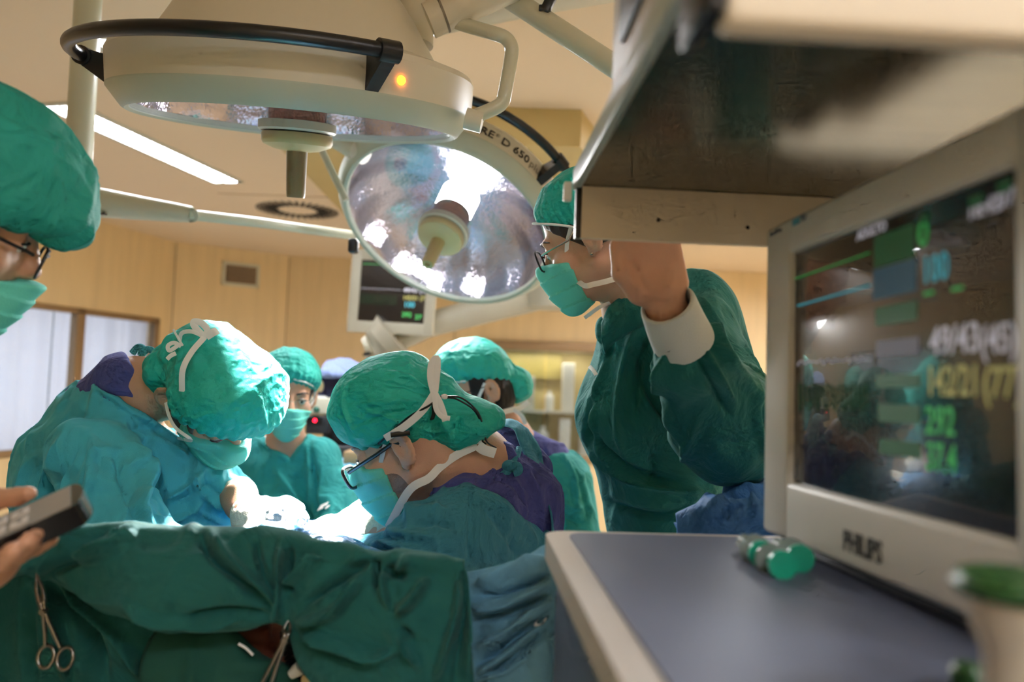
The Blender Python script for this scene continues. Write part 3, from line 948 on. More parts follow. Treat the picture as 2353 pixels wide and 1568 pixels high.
sbar(2000, 785, 2095, 812, 'px_grey'); stext('49/43', 2120, 815, .030, 'px_white', .85); stext('(45)', 2235, 812, .028, 'px_white', .8)
sbar(2000, 862, 2098, 890, 'px_dgreen'); stext('142/21', 2112, 908, .032, 'px_yellow', .7); stext('(77)', 2240, 912, .03, 'px_yellow', .8)
sbar(2004, 928, 2098, 975, 'px_dgreen'); stext('292', 2110, 995, .030, 'px_green', .8)
sbar(2006, 1008, 2100, 1055, 'px_dgreen'); stext('37.4', 2112, 1078, .030, 'px_green', .7)
stext('18:42', 2205, 505, .016, 'px_white'); stext('07:3', 2275, 478, .016, 'px_white'); sbar(2275, 420, 2305, 436, 'px_dgreen'); sbar(2210, 455, 2240, 468, 'px_dgreen')
stext('ADULTO', 1955, 552, .012, 'px_white'); sbar(2100, 495, 2118, 508, 'px_dgreen')
wv = [(1820 + i * 5, 835 - 3 * (i % 3) - i * .25 + (5 if i % 4 == 0 else 0)) for i in range(34)]
strace(wv, 'px_white', .0006)
for i in range(16): strace([(1826 + i * 10, 880 + (i % 3) * 4), (1826 + i * 10, 945 - (i % 2) * 10)], 'px_dgreen', .0005)
a, b = onmon(1938, 1262)
text_mesh('PHILIPS', .0255, TQ(a, b, .0003), 'brand_lettering', MATS['letter_dark'], mon, .0004, .0006, 0, .78)
a, b = onmon(1770, 545); text_mesh('IntelliVue', .0085, TQ(a, b, .0003), 'model_lettering', MATS['panel_slate'], mon, .0003)
a, b = onmon(1822, 521); c, d = onmon(1838, 497)
mat('badge_blue', (70, 160, 185), .4, var=0)
f = MB(); f.box(QP((a + c) / 2, (b + d) / 2, .0003), (abs(c - a) / 2, abs(d - b) / 2 * .9, .0004), RQ); f.build('badge', MATS['badge_blue'], mon)
a, b = onmon(1840, 512); text_mesh('90', .012, TQ(a, b, .0003), 'model_lettering', MATS['panel_slate'], mon, .0003)

# ---- syringes with green plungers -----------------------------------------
mat('syringe_green', (0, 158, 128), .35, var=.02)
mat('syringe_clear', (205, 215, 208), .2, var=.02, trans=.6)
def syringe(p0, p1, r, label):
    """p0 = thumb flange end of the plunger, p1 = nozzle"""
    p0 = np.asarray(p0); p1 = np.asarray(p1); d = p1 - p0; L = np.linalg.norm(d); d /= L
    t = thing('syringe', p0, label, 'syringe', 'green-plunger syringes on the worktop')
    MB().tube([p0, p0 + d * .005], r * 1.15, 24).tube([p0 + d * .004, p0 + d * L * .45], r * .45, 12).build('plunger', MATS['syringe_green'], t)
    MB().tube([p0 + d * L * .35, p0 + d * L * .36, p0 + d * L * .365, p0 + d * L * .88, p0 + d * L * .90, p0 + d * L], [r * 1.35, r * 1.35, r * .82, r * .82, r * .25, r * .2], 20).build('barrel', MATS['syringe_clear'], t)
Zs = ZT + .0125
for (a, b, lab) in (((1800, 1300), (1720, 1262), 'syringe with its green end turned to the lens, frontmost of three'),
                    ((1840, 1285), (1770, 1245), 'green-ended syringe lying closest to the monitor'),
                    ((1752, 1275), (1700, 1240), 'green-ended syringe lying at the left of the three')):
    p = HZ(a[0], a[1], Zs); q = HZ(b[0], b[1], Zs - .004)
    q = p + (q - p) / np.linalg.norm(q - p) * .085
    syringe(p, q, .0115, lab)

# ---- vaporiser bottle with green lid at the near corner ---------------------
mat('bottle_cream', (205, 194, 172), .4, var=.02)
mat('lid_green', (36, 78, 30), .4, var=.03)
pb = HZ(2330, 1340, ZT + .052); zb_ = pb[2]
pb = W(2345, 1420, .395)
bt = thing('white_dispenser', np.array([pb[0], pb[1], ZT]), 'white flared dispenser with green lid at the front corner of the worktop', 'bottle')
TB = frame((pb[0], pb[1], 0), [1, 0, 0], [0, 1, 0], [0, 0, 1])
zz = lambda y: W(2345, y, .395)[2]
r_ = px(100, .395)
zt_, zn_ = zz(1362), zz(1482)
MB().lathe([(0, ZT), (r_ * .78, ZT), (r_ * .78, zn_ - .004), (r_ * 1.0, zn_ + .006), (r_ * 1.22, zt_ - .002), (0, zt_ - .002)], 40, TB).build('body', MATS['bottle_cream'], bt)
MB().lathe([(0, zt_ - .003), (r_ * 1.35, zt_ - .002), (r_ * 1.45, zt_ + .003), (r_ * 1.3, zt_ + .008), (0, zt_ + .010)], 40, TB).build('lid', MATS['lid_green'], bt)
pc = HZ(2225, 1560, ZT + .008)
tag(MB().lathe([(0, ZT), (.009, ZT), (.010, ZT + .012), (.007, ZT + .016), (0, ZT + .016)], 24, frame((pc[0], pc[1], 0), [1, 0, 0], [0, 1, 0], [0, 0, 1])).build('green_cap', MATS['lid_green']), 'small green cap lying beside the white dispenser', 'cap')
# ------------------------------------------------------------------ cloth and skin
FAB = dict(rough=.85, sheen=.25, var=.05, vscale=9)
mat('gown_teal', (72, 180, 198), bump=[('crumple', 16, .010), ('ridge', 9, .006), ('fine', 900, .0004)], **FAB)
mat('gown_green', (20, 108, 104), bump=[('noise', 9, .012), ('fine', 900, .0004)], **FAB)
mat('gown_blue', (54, 130, 152), bump=[('noise', 10, .010), ('fine', 900, .0004)], **FAB)
mat('gown_sea', (38, 152, 150), bump=[('noise', 12, .010), ('fine', 900, .0004)], **FAB)
mat('scrub_purple', (72, 76, 142), bump=[('noise', 16, .008), ('fine', 900, .0004)], **FAB)
mat('cap_green', (36, 190, 176), rough=.6, var=.05, vscale=14, transl=.22, bump=[('crumple', 13, .005), ('ridge', 7, .004), ('fine', 500, .0005)])
mat('cap_dark', (24, 150, 138), rough=.7, var=.05, vscale=14, transl=.15, bump=[('noise', 14, .008), ('fine', 500, .0005)])
mat('mask_mint', (112, 226, 212), rough=.7, var=.03, transl=.2, bump=[('fine', 400, .0004)])
mat('strap_white', (246, 246, 244), rough=.8, var=.03)
mat('knit_white', (214, 222, 222), rough=.9, var=.03, bump=[('fine', 700, .0006)])
mat('skin_tan', (198, 150, 122), rough=.5, sss=.08, var=.06, vscale=25, bump=[('fine', 500, .0003)])
mat('skin_light', (210, 162, 136), rough=.5, sss=.15, var=.05, vscale=25, bump=[('fine', 500, .0003)])
mat('skin_brown', (112, 62, 44), rough=.5, sss=.1, var=.06, vscale=25)
mat('beard', (100, 84, 76), rough=.75, var=.15, vscale=120, bump=[('fine', 900, .0010)])
mat('stubble', (128, 102, 90), rough=.65, var=.12, vscale=150, bump=[('fine', 900, .0008)])
mat('hair_black', (22, 18, 17), rough=.5, var=.2, vscale=60, stretch=(1, 1, 6), bump=[('fine', 220, .002)])
mat('hair_brown', (64, 44, 32), rough=.45, var=.25, vscale=60, stretch=(6, 1, 6), bump=[('fine', 260, .0015)])
mat('eye_white', (226, 220, 212), rough=.15, var=0)
mat('iris', (40, 26, 18), rough=.1, var=0)
mat('glove', (240, 232, 212), rough=.45, var=.03, bump=[('noise', 60, .002)])
mat('frame_black', (10, 10, 11), rough=.5, var=0)
mat('frame_silver', (190, 180, 165), rough=.25, metal=1.0, var=0)
glassmat('lens', (250, 252, 252), .10)

# ------------------------------------------------------------------ anatomy, in a head frame: x right, y forward, z up
def head_parts(k=1.0):
    U1 = U(.016, ellip((0, -.010, .040), (.074, .096, .085)), ellip((0, .034, -.030), (.060, .062, .085)),
           rcone((0, .03, -.065), (0, .070, -.096), .040, .020),
           rcone((-.052, -.002, -.050), (-.018, .070, -.096), .018, .016), rcone((.052, -.002, -.050), (.018, .070, -.096), .018, .016),
           ellip((-.046, .060, -.028), (.021, .021, .022)), ellip((.046, .060, -.028), (.021, .021, .022)))
    U2 = U(.009, U1, rcone((-.036, .080, .022), (.036, .080, .022), .012, .012), rcone((0, .092, .012), (0, .110, -.028), .0085, .0115),
           ellip((-.011, .100, -.033), (.009, .011, .008)), ellip((.011, .100, -.033), (.009, .011, .008)),
           ellip((0, .090, -.056), (.022, .010, .006)), ellip((0, .089, -.066), (.020, .010, .007)))
    def eyes(P):
        a = np.linalg.norm(P - np.array([-.033, .104, .004]), axis=1) - .0205
        b = np.linalg.norm(P - np.array([.033, .104, .004]), axis=1) - .0205
        return np.minimum(a, b)
    U3 = sub(U2, eyes, .008)
    lids = U(.004, U3, ellip((-.033, .0775, .003), (.0150, .0140, .0140)), ellip((.033, .0775, .003), (.0150, .0140, .0140)))
    out = lids
    for s in (-1, 1):
        a = .32 * s
        Re = np.array(Matrix.Rotation(a, 3, 'Z') @ Matrix.Rotation(-.22, 3, 'X'))
        ear = ellip((s * .0855, -.018, -.002), (.0062, .0225, .0355), Re)
        lobe = ellip((s * .077, -.009, -.031), (.006, .010, .011))
        con = ellip((s * .0915, -.013, .001), (.0085, .0130, .0215), Re)
        out = U(.007, out, sub(U(.006, ear, lobe), con, .004))
    return out
HEAD = head_parts()

def bounded(fn, c, r):
    c = np.asarray(c, float)
    def f(P):
        d = np.linalg.norm(P - c, axis=1) - r
        out = d + .03
        near = d < .02
        if near.any(): out[near] = fn(P[near])
        return out
    return f

def hand_fn(curls, spread=1.0, thumb=((.032, .022, -.006), (.058, .050, -.016), (.066, .080, -.026))):
    """local: x thumb side, y toward the finger tips, z back of the hand"""
    palm = U(.012, rbox((0, .048, 0), (.041, .044, .0135), .013), rcone((0, -.03, 0), (0, .016, 0), .026, .027), ellip((.026, .034, -.008), (.017, .028, .014)))
    bx = [.031, .0105, -.0105, -.030]; by = [.086, .091, .087, .079]
    sg = [(.043, .026, .020), (.047, .030, .021), (.043, .028, .020), (.033, .021, .018)]
    F = [palm]
    for i in range(4):
        p = np.array([bx[i], by[i], 0]); a = 0; ax = (bx[i]) * 2.2 * spread
        r = [.0105, .0095, .0088, .0078] if i < 3 else [.009, .0083, .0076, .007]
        for j in range(3):
            a += math.radians(curls[i][j]); d = np.array([math.sin(ax) * math.cos(a), math.cos(ax) * math.cos(a), -math.sin(a)])
            q = p + d * sg[i][j]; F.append(rcone(p, q, r[j], r[j + 1])); p = q
    fing = U(.005, *F[1:4]) if False else None
    t = [np.asarray(x) for x in thumb]
    th = U(.008, rcone(t[0], t[1], .0145, .0118), rcone(t[1], t[2], .0118, .0098))
    body = U(.010, F[0], th)
    chains = [U(.004, *F[1 + 3 * i:4 + 3 * i]) for i in range(4)]
    fs = lambda P: np.minimum.reduce([c(P) for c in chains])
    return lambda P: sm(body(P), fs(P), .007)

class Person:
    def __init__(s, name, c, fwd, up, scale=1.0):
        s.name = name; s.hc = W(*c); s.R = basis(cdir(*fwd), cdir(*up)); s.s = scale
        s.prims = []; s.hands = []
        s.root = None
    def H(s, p): return s.hc + s.R @ (np.asarray(p, float) * s.s)
    def TH(s): return lambda v: s.hc + (np.asarray(v, float) * s.s) @ s.R.T
    def limb(s, *seg):
        """chain of (point, radius)"""
        f = [rcone(seg[i][0], seg[i + 1][0], seg[i][1], seg[i + 1][1]) for i in range(len(seg) - 1)]
        s.prims.append(U(.02, *f)); return s
    def legs(s, hip, feet, zh=.88):
        hip = np.array([hip[0], hip[1], zh])
        for fx, fy in feet:
            a = np.array([fx, fy, .09]); kn = (hip + a) / 2 + np.array([0, 0, .02])
            s.limb((hip + (a - hip) * [.5, .5, 0] * .5, .09), (kn, .06), (a, .042))
            s.prims.append(ellip((fx, fy, .045), (.055, .11, .045)))
        return s
    def head_fn(s):
        return bounded(local(HEAD, s.hc, s.R, s.s), s.hc, .19)
    def body(s, label, m, h, hands=(), cat='person', folds=None):
        hf = s.head_fn()
        t = U(.03, *s.prims)
        base = lambda P: sm(hf(P), t(P), .028)
        hs = [bounded(local(f, c, R, k), c + R @ np.array([0, .08, 0]), .17) for f, c, R, k in hands]
        fn = (lambda P: base(P)) if not hs else (lambda P: np.minimum.reduce([base(P)] + [sm(base(P), q(P), .012) for q in hs]))
        s.fn = fn
        o = organic(s.name, fn, s.lo, s.hi, h, MATS[m], None, None, folds)
        tag(o, label, cat); s.root = o
        return o
    def part(s, name, fn, c, r, h, m, parent=None, disp=None, folds=None, smooth=1):
        c = np.asarray(c, float); r = np.broadcast_to(np.asarray(r, float), (3,))
        return organic(name, fn, c - r, c + r, h, MATS[m], parent or s.root, disp, folds, smooth)
    # --- cap ------------------------------------------------------------
    def cap(s, m='cap_green', ctr=(0, -.004, .060), rad=(.094, .118, .096), front=(.098, .052), nape=(-.10, -.030), pouch=None, amp=.004, folds=None, seed=1, pl=30, h=.0035, knot=None):
        p0 = np.array([0, front[0], front[1]]); d = np.array([0, nape[0] - front[0], nape[1] - front[1]]); d /= np.linalg.norm(d)
        nd = np.array([0, -d[2], d[1]]); nd = nd if nd[2] < 0 else -nd
        f = U(.015, ellip(ctr, rad), ellip((0, -.012, .042), (.082, .105, .092)))
        f = inter(f, plane(p0, nd), .030)
        if pouch: f = U(.022, f, *[ellip(*p) for p in pouch])
        fw = local(f, s.hc, s.R, s.s)
        def disp(V, N):
            L = (V - s.hc) @ s.R / s.s
            up = -(L - p0) @ nd
            ph = np.arctan2(L[:, 0] - ctr[0], L[:, 1] - ctr[1])
            g = np.exp(-np.clip(up, 0, 1) / .030)
            w = noise3(L * 9 + seed, seed) * 2.0
            pleat = (np.abs(np.sin(ph * pl / 2 + w)) - .6) * .0055 * g
            warp = L + .03 * np.stack([noise3(L * 10 + 3.3, seed + 5), noise3(L * 10 + 7.7, seed + 6), noise3(L * 10 + 1.1, seed + 7)], 1)
            cr = np.clip(ridged(warp * 13, seed + 11), -.3, 1) * .9 + np.clip(ridged(warp * 27, seed + 13), -.2, 1) * .45
            return pleat + amp * cr + .006 * noise3(L * 7, seed + 21) - amp * .2
        return s.part('surgical_cap', fw, s.hc + s.R @ np.array([0, -.02, .05]) * s.s, .24, h, m, None, disp, folds)
    # --- mask -----------------------------------------------------------
    def mask(s, top=-.006, back=.036, pleats=3, bulge=1.0, bottom=-.134, m='mask_mint'):
        reg = rbox((0, .155 + (back - .036) / 2 - .04, (top + bottom) / 2), (.10, .08 - (back - .036) / 2, (top - bottom) / 2), .006)
        def topcut(P): return P[:, 2] - (top - .010 + .24 * (P[:, 1] - .075) - .0 * P[:, 0])
        g = U(.022, grow(HEAD, .0045), ellip((0, .078, -.058), (.046 * bulge, .050 * bulge, .060)), rcone((0, .11, -.03), (0, .088, -.105), .022, .022))
        f = inter(inter(g, reg, .004), topcut, .004)
        fw = local(f, s.hc, s.R, s.s)
        def disp(V, N):
            L = (V - s.hc) @ s.R / s.s
            u = (L[:, 2] - bottom) / (top - bottom) * (pleats + 1)
            saw = (u % 1.0)
            return .0034 * (saw - .5) + .002 * noise3(L * 22, 5)
        o = s.part('face_mask', fw, s.hc + s.R @ np.array([0, .08, -.06]) * s.s, .13, .0028, m, None, disp)
        s.maskfn = fw; s.masko = o
        return o
    def strap(s, pts, w=.005, up=None, name='strap', parent=None, m='strap_white', n=40, flat=.14):
        up = -CF if up is None else up
        return MB().tube(spline(pts, n), w, 10, flat=flat, up=up).build(name, MATS[m], parent or s.masko)
    # --- glasses ----------------------------------------------------------
    def glasses(s, m='frame_black', r=.0016, half=(.026, .019), drop=(0, .004, .0), pitch=0.0, full=True, ear=(-.008, .014), lens_y=.113):
        T0 = s.TH()
        Rp = np.array(Matrix.Rotation(pitch, 3, 'X'))
        piv = np.array([0, -.01, .012])
        T = lambda v: T0((np.asarray(v, float) - piv) @ Rp.T + piv + np.array(drop))
        f = MB(); lens = []
        for sx in (-1, 1):
            lp = []
            for a in np.linspace(0, 2 * PI, 40, endpoint=False):
                ca, sa_ = math.cos(a), math.sin(a)
                x = sx * .0345 + half[0] * np.sign(ca) * abs(ca) ** .62
                z = -.002 + half[1] * np.sign(sa_) * abs(sa_) ** .62
                lp.append((x, lens_y - .16 * (abs(x) * 8) ** 2 * .1, z))
            lp = np.array(lp); lens.append(lp)
            if full: f.tube(lp, r, 8, closed=True, T=T)
            else: f.tube(lp[:21], r * .8, 8, T=T)
        f.tube([(-.0105, lens_y, .006), (0, lens_y + .003, .009), (.0105, lens_y, .006)], r, 8, T=T)
        o = f.build('glasses', MATS[m], s.root)
        for sx in (-1, 1):
            e = sx * (.0345 + half[0])
            MB().tube([(e, lens_y - .016, .006), (e * 1.06, lens_y - .022, .007), (sx * .078, .03, .010), (sx * .080, ear[0], ear[1]), (sx * .080, ear[0] - .012, ear[1] - .006), (sx * .079, ear[0] - .020, ear[1] - .028)], r * 1.15, 8, T=T).build('temple', MATS[m], o)
        for lp in lens:
            c = lp.mean(0); V = [tuple(c + [0, .001, 0])] + [tuple(p) for p in lp]; n = len(lp)
            MB().add(V, [(0, i + 1, (i + 1) % n + 1) for i in range(n)], True, T).build('lens', MATS['lens'], o)
        return o
    def eyes(s, look=(0, .9, -.4)):
        for sx in (-1, 1):
            c = np.array([sx * .033, .0785, .002])
            e = MB().ell(c, (.0133,) * 3, n=12, T=s.TH()).build('eye', MATS['eye_white'], s.root)
            d = np.array(look, float); d /= np.linalg.norm(d)
            MB().ell(c + d * .0095, (.0056, .0056, .0056), n=8, T=s.TH()).build('iris', MATS['iris'], e)
            lid = []
            for a in np.linspace(-1.1, 1.1, 9): lid.append((sx * .033 + .0155 * math.sin(a), .0785 + .0152 * math.cos(a) * .95, .0065 - .003 * abs(a)))
            MB().tube(lid, .0016, 6, T=s.TH()).build('lashes', MATS['hair_black'], e)
    def brows(s, m='hair_black', r=.0032):
        T = s.TH()
        for sx in (-1, 1):
            MB().tube([(sx * .014, .0955, .022), (sx * .03, .0945, .027), (sx * .045, .083, .027), (sx * .054, .070, .021)], [r * .9, r, r * .9, r * .4], 8, T=T).build('eyebrow', MATS[m], s.root)
    def hair(s, m, cut, h=.0035, off=.005, seed=3):
        cran = U(.02, ellip((0, -.010, .040), (.0745, .0965, .0855)), ellip((0, -.035, -.02), (.066, .065, .06)))
        f = inter(grow(cran, off), cut, .004)
        def disp(V, N):
            L = (V - s.hc) @ s.R / s.s
            return .0018 * noise3(L * np.array([90, 90, 25.]), seed)
        return s.part('hair', local(f, s.hc, s.R, s.s), s.hc, .15, h, m, None, disp)

def cloth(seed, amp=.006, sc=7.0, st=(1, 1, .6), fine=.5):
    st = np.array(st)
    def disp(V, N):
        Q = V * st
        w = Q + .05 * np.stack([noise3(Q * 5 + 2.2, seed), noise3(Q * 5 + 5.1, seed + 1), noise3(Q * 5 + 9.4, seed + 2)], 1)
        return amp * 1.7 * (np.clip(ridged(w * sc, seed + 3), -.25, 1) * .8 + fine * np.clip(ridged(w * sc * 2.3, seed + 4), -.2, 1) - .12)
    return disp

def cutplane(pa, pb, toward, keep):
    """plane through two photo points, edge-on to the lens; keep = pixel that stays"""
    a, b, k = W(*pa), W(*pb), W(*keep)
    n = np.cross(b - a, (a + b) / 2 - CAM + np.asarray(toward)); n /= np.linalg.norm(n)
    if (k - a) @ n > 0: n = -n
    return plane(a, n)
Z0 = np.zeros(3)
# =========================================================== surgeon bending from the left
B = Person('person', (492, 902, 1.53), (.485, -.856, .179), (.56, .46, .688), 1.04)
B.lo = np.array([-1.25, 1.10, 0]); B.hi = np.array([-.25, 2.05, 1.75])
nk = W(312, 898, 1.58)
B.limb((B.H((0, -.03, -.05)), .058), (nk, .062))
B.limb((nk, .062), (W(240, 988, 1.62), .064), (W(195, 1105, 1.62), .08), (W(230, 1320, 1.64), .09))
B.limb((W(250, 990, 1.60), .08), (W(400, 1120, 1.64), .08), (W(400, 1320, 1.66), .10))
B.limb((W(228, 1055, 1.47), .045), (W(290, 1275, 1.37), .036), (W(500, 1330, 1.40), .032))
B.limb((W(420, 1050, 1.76), .06), (W(482, 1132, 1.74), .045), (W(552, 1146, 1.56), .030), (W(572, 1186, 1.51), .026))
hipB = W(280, 1500, 1.66) - np.array([.07, 0, 0])
B.limb((W(310, 1320, 1.65), .12), (np.array([hipB[0], hipB[1], .86]), .13))
B.legs(hipB, [(hipB[0] - .02, hipB[1] - .12), (hipB[0] + .02, hipB[1] + .14)], .84)
RB = basis(W(615, 1222, 1.46) - W(572, 1186, 1.51), CU * .5 - CF)
hb1 = (hand_fn([(35, 45, 30), (40, 45, 30), (45, 45, 30), (50, 45, 30)]), W(566, 1178, 1.52), RB * np.array([-1, 1, 1.]), 1.0)
B.body('person in teal gown and white-lit cap, bent forward over the table from the window side', 'skin_tan', .0048, [hb1])
# scrub top at the neck
gcut = cutplane((205, 876, 1.5), (425, 1012, 1.5), CF * 0, (200, 1100, 1.5))
ccut = cutplane((288, 812, 1.55), (392, 968, 1.55), CF * 0, (230, 920, 1.55))
scr = inter(U(.03, rcone(W(300, 892, 1.58), W(232, 970, 1.62), .075, .085), rcone(W(232, 975, 1.62), W(300, 1120, 1.64), .084, .085)), ccut, .004)
B.part('scrub_top', scr, W(260, 960, 1.6), (.24, .2, .24), .0045, 'scrub_purple', disp=cloth(31, .002, 12), folds=[(7, .003, [(225, 880), (290, 900), (350, 950)]), (6, -.003, [(235, 905), (300, 925)]), (5, .003, [(262, 840), (300, 860)])])
torso = U(.05, rcone(nk, W(240, 988, 1.62), .084, .096), rcone(W(240, 988, 1.62), W(188, 1100, 1.62), .096, .116), rcone(W(188, 1100, 1.62), W(210, 1330, 1.62), .118, .140),
          rcone(W(262, 1000, 1.60), W(425, 1108, 1.64), .095, .105), rcone(W(425, 1108, 1.64), W(400, 1330, 1.66), .108, .135))
arm1 = U(.04, rcone(W(222, 1055, 1.46), W(285, 1270, 1.36), .078, .068), rcone(W(285, 1270, 1.36), W(500, 1330, 1.40), .074, .052))
arm2 = U(.03, rcone(W(420, 1060, 1.74), W(486, 1118, 1.72), .08, .062), rcone(W(486, 1118, 1.72), W(545, 1134, 1.59), .060, .037))
skirt = rcone(W(300, 1340, 1.65), np.array([hipB[0], hipB[1], .32]), .165, .20)
gown = U(.035, torso, arm1, arm2, skirt)
gown = inter(gown, gcut, .006)
gf = [(9, .009, [(150, 1000), (110, 1080), (80, 1200)]), (8, -.008, [(180, 1010), (130, 1100), (105, 1210)]), (10, .011, [(215, 1010), (205, 1100), (190, 1215)]),
      (9, -.010, [(265, 1030), (290, 1120), (330, 1210)]), (12, .014, [(290, 1010), (330, 1090), (325, 1160), (360, 1230)]), (8, -.010, [(330, 1020), (360, 1090), (345, 1150)]),
      (7, .008, [(365, 1120), (330, 1150), (320, 1180)]), (7, -.008, [(300, 980), (370, 1000), (420, 1030)]), (8, .008, [(330, 985), (400, 1025), (440, 1060)]),
      (6, .008, [(380, 1150), (430, 1120), (480, 1070)]), (6, -.007, [(390, 1165), (440, 1140), (500, 1100)]), (6, .009, [(440, 1080), (460, 1130), (530, 1180)]),
      (6, -.008, [(470, 1075), (490, 1130), (545, 1160)]), (6, .008, [(360, 1190), (420, 1190), (470, 1150)]), (5, .006, [(440, 1170), (480, 1190), (520, 1210)]), (7, .007, [(60, 1060), (45, 1130), (40, 1210)]),
      (5, .004, [(212, 884), (300, 940), (420, 1016)]), (4, -.004, [(206, 898), (300, 956), (405, 1022)]), (5, -.005, [(345, 985), (325, 1060), (310, 1100)])]
og = B.part('surgical_gown', gown, (W(300, 1200, 1.6) * [1, 1, 0] + [0, 0, .8]), (.55, .5, .85), .0052, 'gown_teal', disp=cloth(5, .007, 8), folds=gf)
B.cap(ctr=(0, .030, .056), rad=(.104, .102, .088), front=(.100, .050), nape=(-.10, -.012), pouch=[((.045, -.070, -.010), (.052, .046, .048)), ((.015, -.068, .03), (.06, .05, .05))], amp=.0055, seed=3, pl=34, h=.0034)
B.mask(top=-.002, back=.030)
B.hair('hair_black', lambda P: np.maximum.reduce([P[:, 1] - .028, -(P[:, 1] + .02) - .0, np.abs(P[:, 2] - .01) - .055]))
bd = U(.02, ellip((-.062, .036, -.052), (.04, .036, .052)), ellip((.062, .036, -.052), (.04, .036, .052)), ellip((0, .07, -.10), (.05, .05, .04)))
B.part('beard', local(inter(grow(HEAD, .0018), bd, .006), B.hc, B.R, B.s), B.hc, .14, .0032, 'beard')
B.brows(); B.eyes()
up_ = -CF
B.strap([B.H((.062, .040, -.022)), B.H((.073, .020, .002)), W(450, 962, 1.40)], .0045)
B.strap([B.H((.060, .036, -.090)), W(440, 1012, 1.42), W(405, 985, 1.42), W(388, 955, 1.44), W(381, 925, 1.45)], .0032)
B.strap([W(418, 900, 1.40), W(420, 850, 1.39), W(440, 810, 1.40), W(470, 775, 1.42)], .0055)
B.strap([W(470, 775, 1.42), W(448, 752, 1.42), W(445, 740, 1.42), W(462, 742, 1.42), W(476, 758, 1.42), W(472, 776, 1.42)], .0062, name='bow_loop')
B.strap([W(474, 774, 1.42), W(490, 764, 1.42), W(500, 760, 1.43)], .0075, name='bow_end')
B.strap([W(466, 772, 1.42), W(440, 762, 1.42), W(418, 766, 1.43), W(412, 784, 1.44)], .0040, name='bow_end')
B.strap([W(412, 792, 1.42), W(390, 806, 1.42), W(386, 795, 1.42), W(400, 788, 1.42), W(416, 796, 1.42)], .0038, name='bow_loop')
B.strap([W(420, 795, 1.42), W(408, 775, 1.42), W(398, 757, 1.42)], .0022, name='bow_end')
B.strap([W(404, 812, 1.42), W(392, 818, 1.42), W(384, 826, 1.42)], .004, name='bow_end')
kn = MB().tube(spline([W(304, 812, 1.59), W(318, 798, 1.59), W(330, 803, 1.58), W(324, 816, 1.58), W(340, 803, 1.58), W(360, 812, 1.58)], 40), .007, 10)
kn.build('gown_tie', MATS['gown_teal'], og)
# gloves of this surgeon
gl = inter(grow(hb1[0], .0016), plane((0, -.004, 0), (0, -1, 0)), .002)
fore = rcone(W(548, 1138, 1.585), W(573, 1184, 1.515), .036, .0305)
glf = U(.010, bounded(local(gl, hb1[1], hb1[2], 1.0), hb1[1], .2), fore)
B.part('surgical_glove', glf, W(580, 1180, 1.53), .13, .0036, 'glove', disp=lambda V, N: .0016 * ridged(V * np.array([45, 45, 18.]), 4))
MB().tube([B.H((0, 0, 0)) * 0 + p for p in spline([W(527, 1138, 1.56), W(545, 1128, 1.55), W(563, 1140, 1.56)], 12)], .0045, 10).build('glove_cuff', MATS['hub_beige'], og)

# =========================================================== surgeon in profile at the right of the table
D = Person('person', (944, 1014, 1.44), (-.894, -.387, -.228), (-.386, .921, -.048), 1.02)
D.lo = np.array([-.50, 1.12, 0]); D.hi = np.array([.32, 1.95, 1.65])
nd_ = W(1092, 1066, 1.49)
D.limb((D.H((0, -.035, -.045)), .060), (nd_, .064))
D.limb((nd_, .066), (W(1150, 1110, 1.53), .060), (W(1190, 1300, 1.54), .075))
D.limb((W(1080, 1190, 1.40), .058), (W(960, 1310, 1.34), .048), (W(840, 1280, 1.42), .032))
D.limb((W(1040, 1130, 1.68), .055), (W(910, 1180, 1.66), .034), (W(815, 1206, 1.55), .028))
hipD = W(1230, 1600, 1.56)
D.limb((W(1190, 1300, 1.54), .09), (np.array([hipD[0], hipD[1], .84]), .12))
D.legs(hipD, [(hipD[0] + .0, hipD[1] - .10), (hipD[0] + .02, hipD[1] + .14)], .82)
RD = basis(W(735, 1238, 1.46) - W(810, 1206, 1.54), CU * .6 - CF * .4)
hd1 = (hand_fn([(30, 40, 30), (35, 45, 30), (40, 45, 30), (45, 40, 30)]), W(806, 1208, 1.54), RD, 1.0)
D.body('person in dark glasses and purple top under a blue gown, bent in profile', 'skin_light', .0038, [hd1])
sc_cut = cutplane((1015, 1112, 1.45), (1160, 1036, 1.45), Z0, (1160, 1160, 1.45))
scr = inter(U(.03, rcone(W(1128, 1098, 1.50), W(1190, 1150, 1.52), .072, .076), rcone(W(1190, 1150, 1.52), W(1195, 1330, 1.53), .076, .085), rcone(W(1060, 1150, 1.42), W(1140, 1160, 1.45), .055, .060)), cutplane((1010, 1110, 1.45), (1150, 1020, 1.45), Z0, (1160, 1160, 1.45)), .005)
far = inter(U(.02, rcone(W(1148, 1028, 1.62), W(1205, 1075, 1.60), .040, .055)), cutplane((1120, 1040, 1.6), (1150, 960, 1.6), Z0, (1200, 1050, 1.6)), .004)
D.part('scrub_top', U(.012, scr, far), W(1150, 1150, 1.52), (.22, .24, .26), .0042, 'scrub_purple', disp=cloth(41, .005, 12),
       folds=[(6, .004, [(1040, 1110), (1110, 1100), (1150, 1050)]), (6, -.004, [(1130, 1095), (1180, 1120), (1230, 1180)]), (7, .004, [(1200, 1060), (1230, 1120), (1250, 1180)]), (4, .003, [(1120, 1058), (1160, 1022)])])
g1 = U(.035, rcone(W(1085, 1200, 1.40), W(1000, 1262, 1.35), .074, .070), rcone(W(1000, 1262, 1.35), W(900, 1290, 1.38), .066, .050), rcone(W(900, 1290, 1.38), W(820, 1275, 1.43), .046, .034),
       rcone(W(1085, 1215, 1.41), W(1190, 1300, 1.52), .080, .088), rcone(W(1190, 1290, 1.52), W(1210, 1440, 1.54), .092, .12))
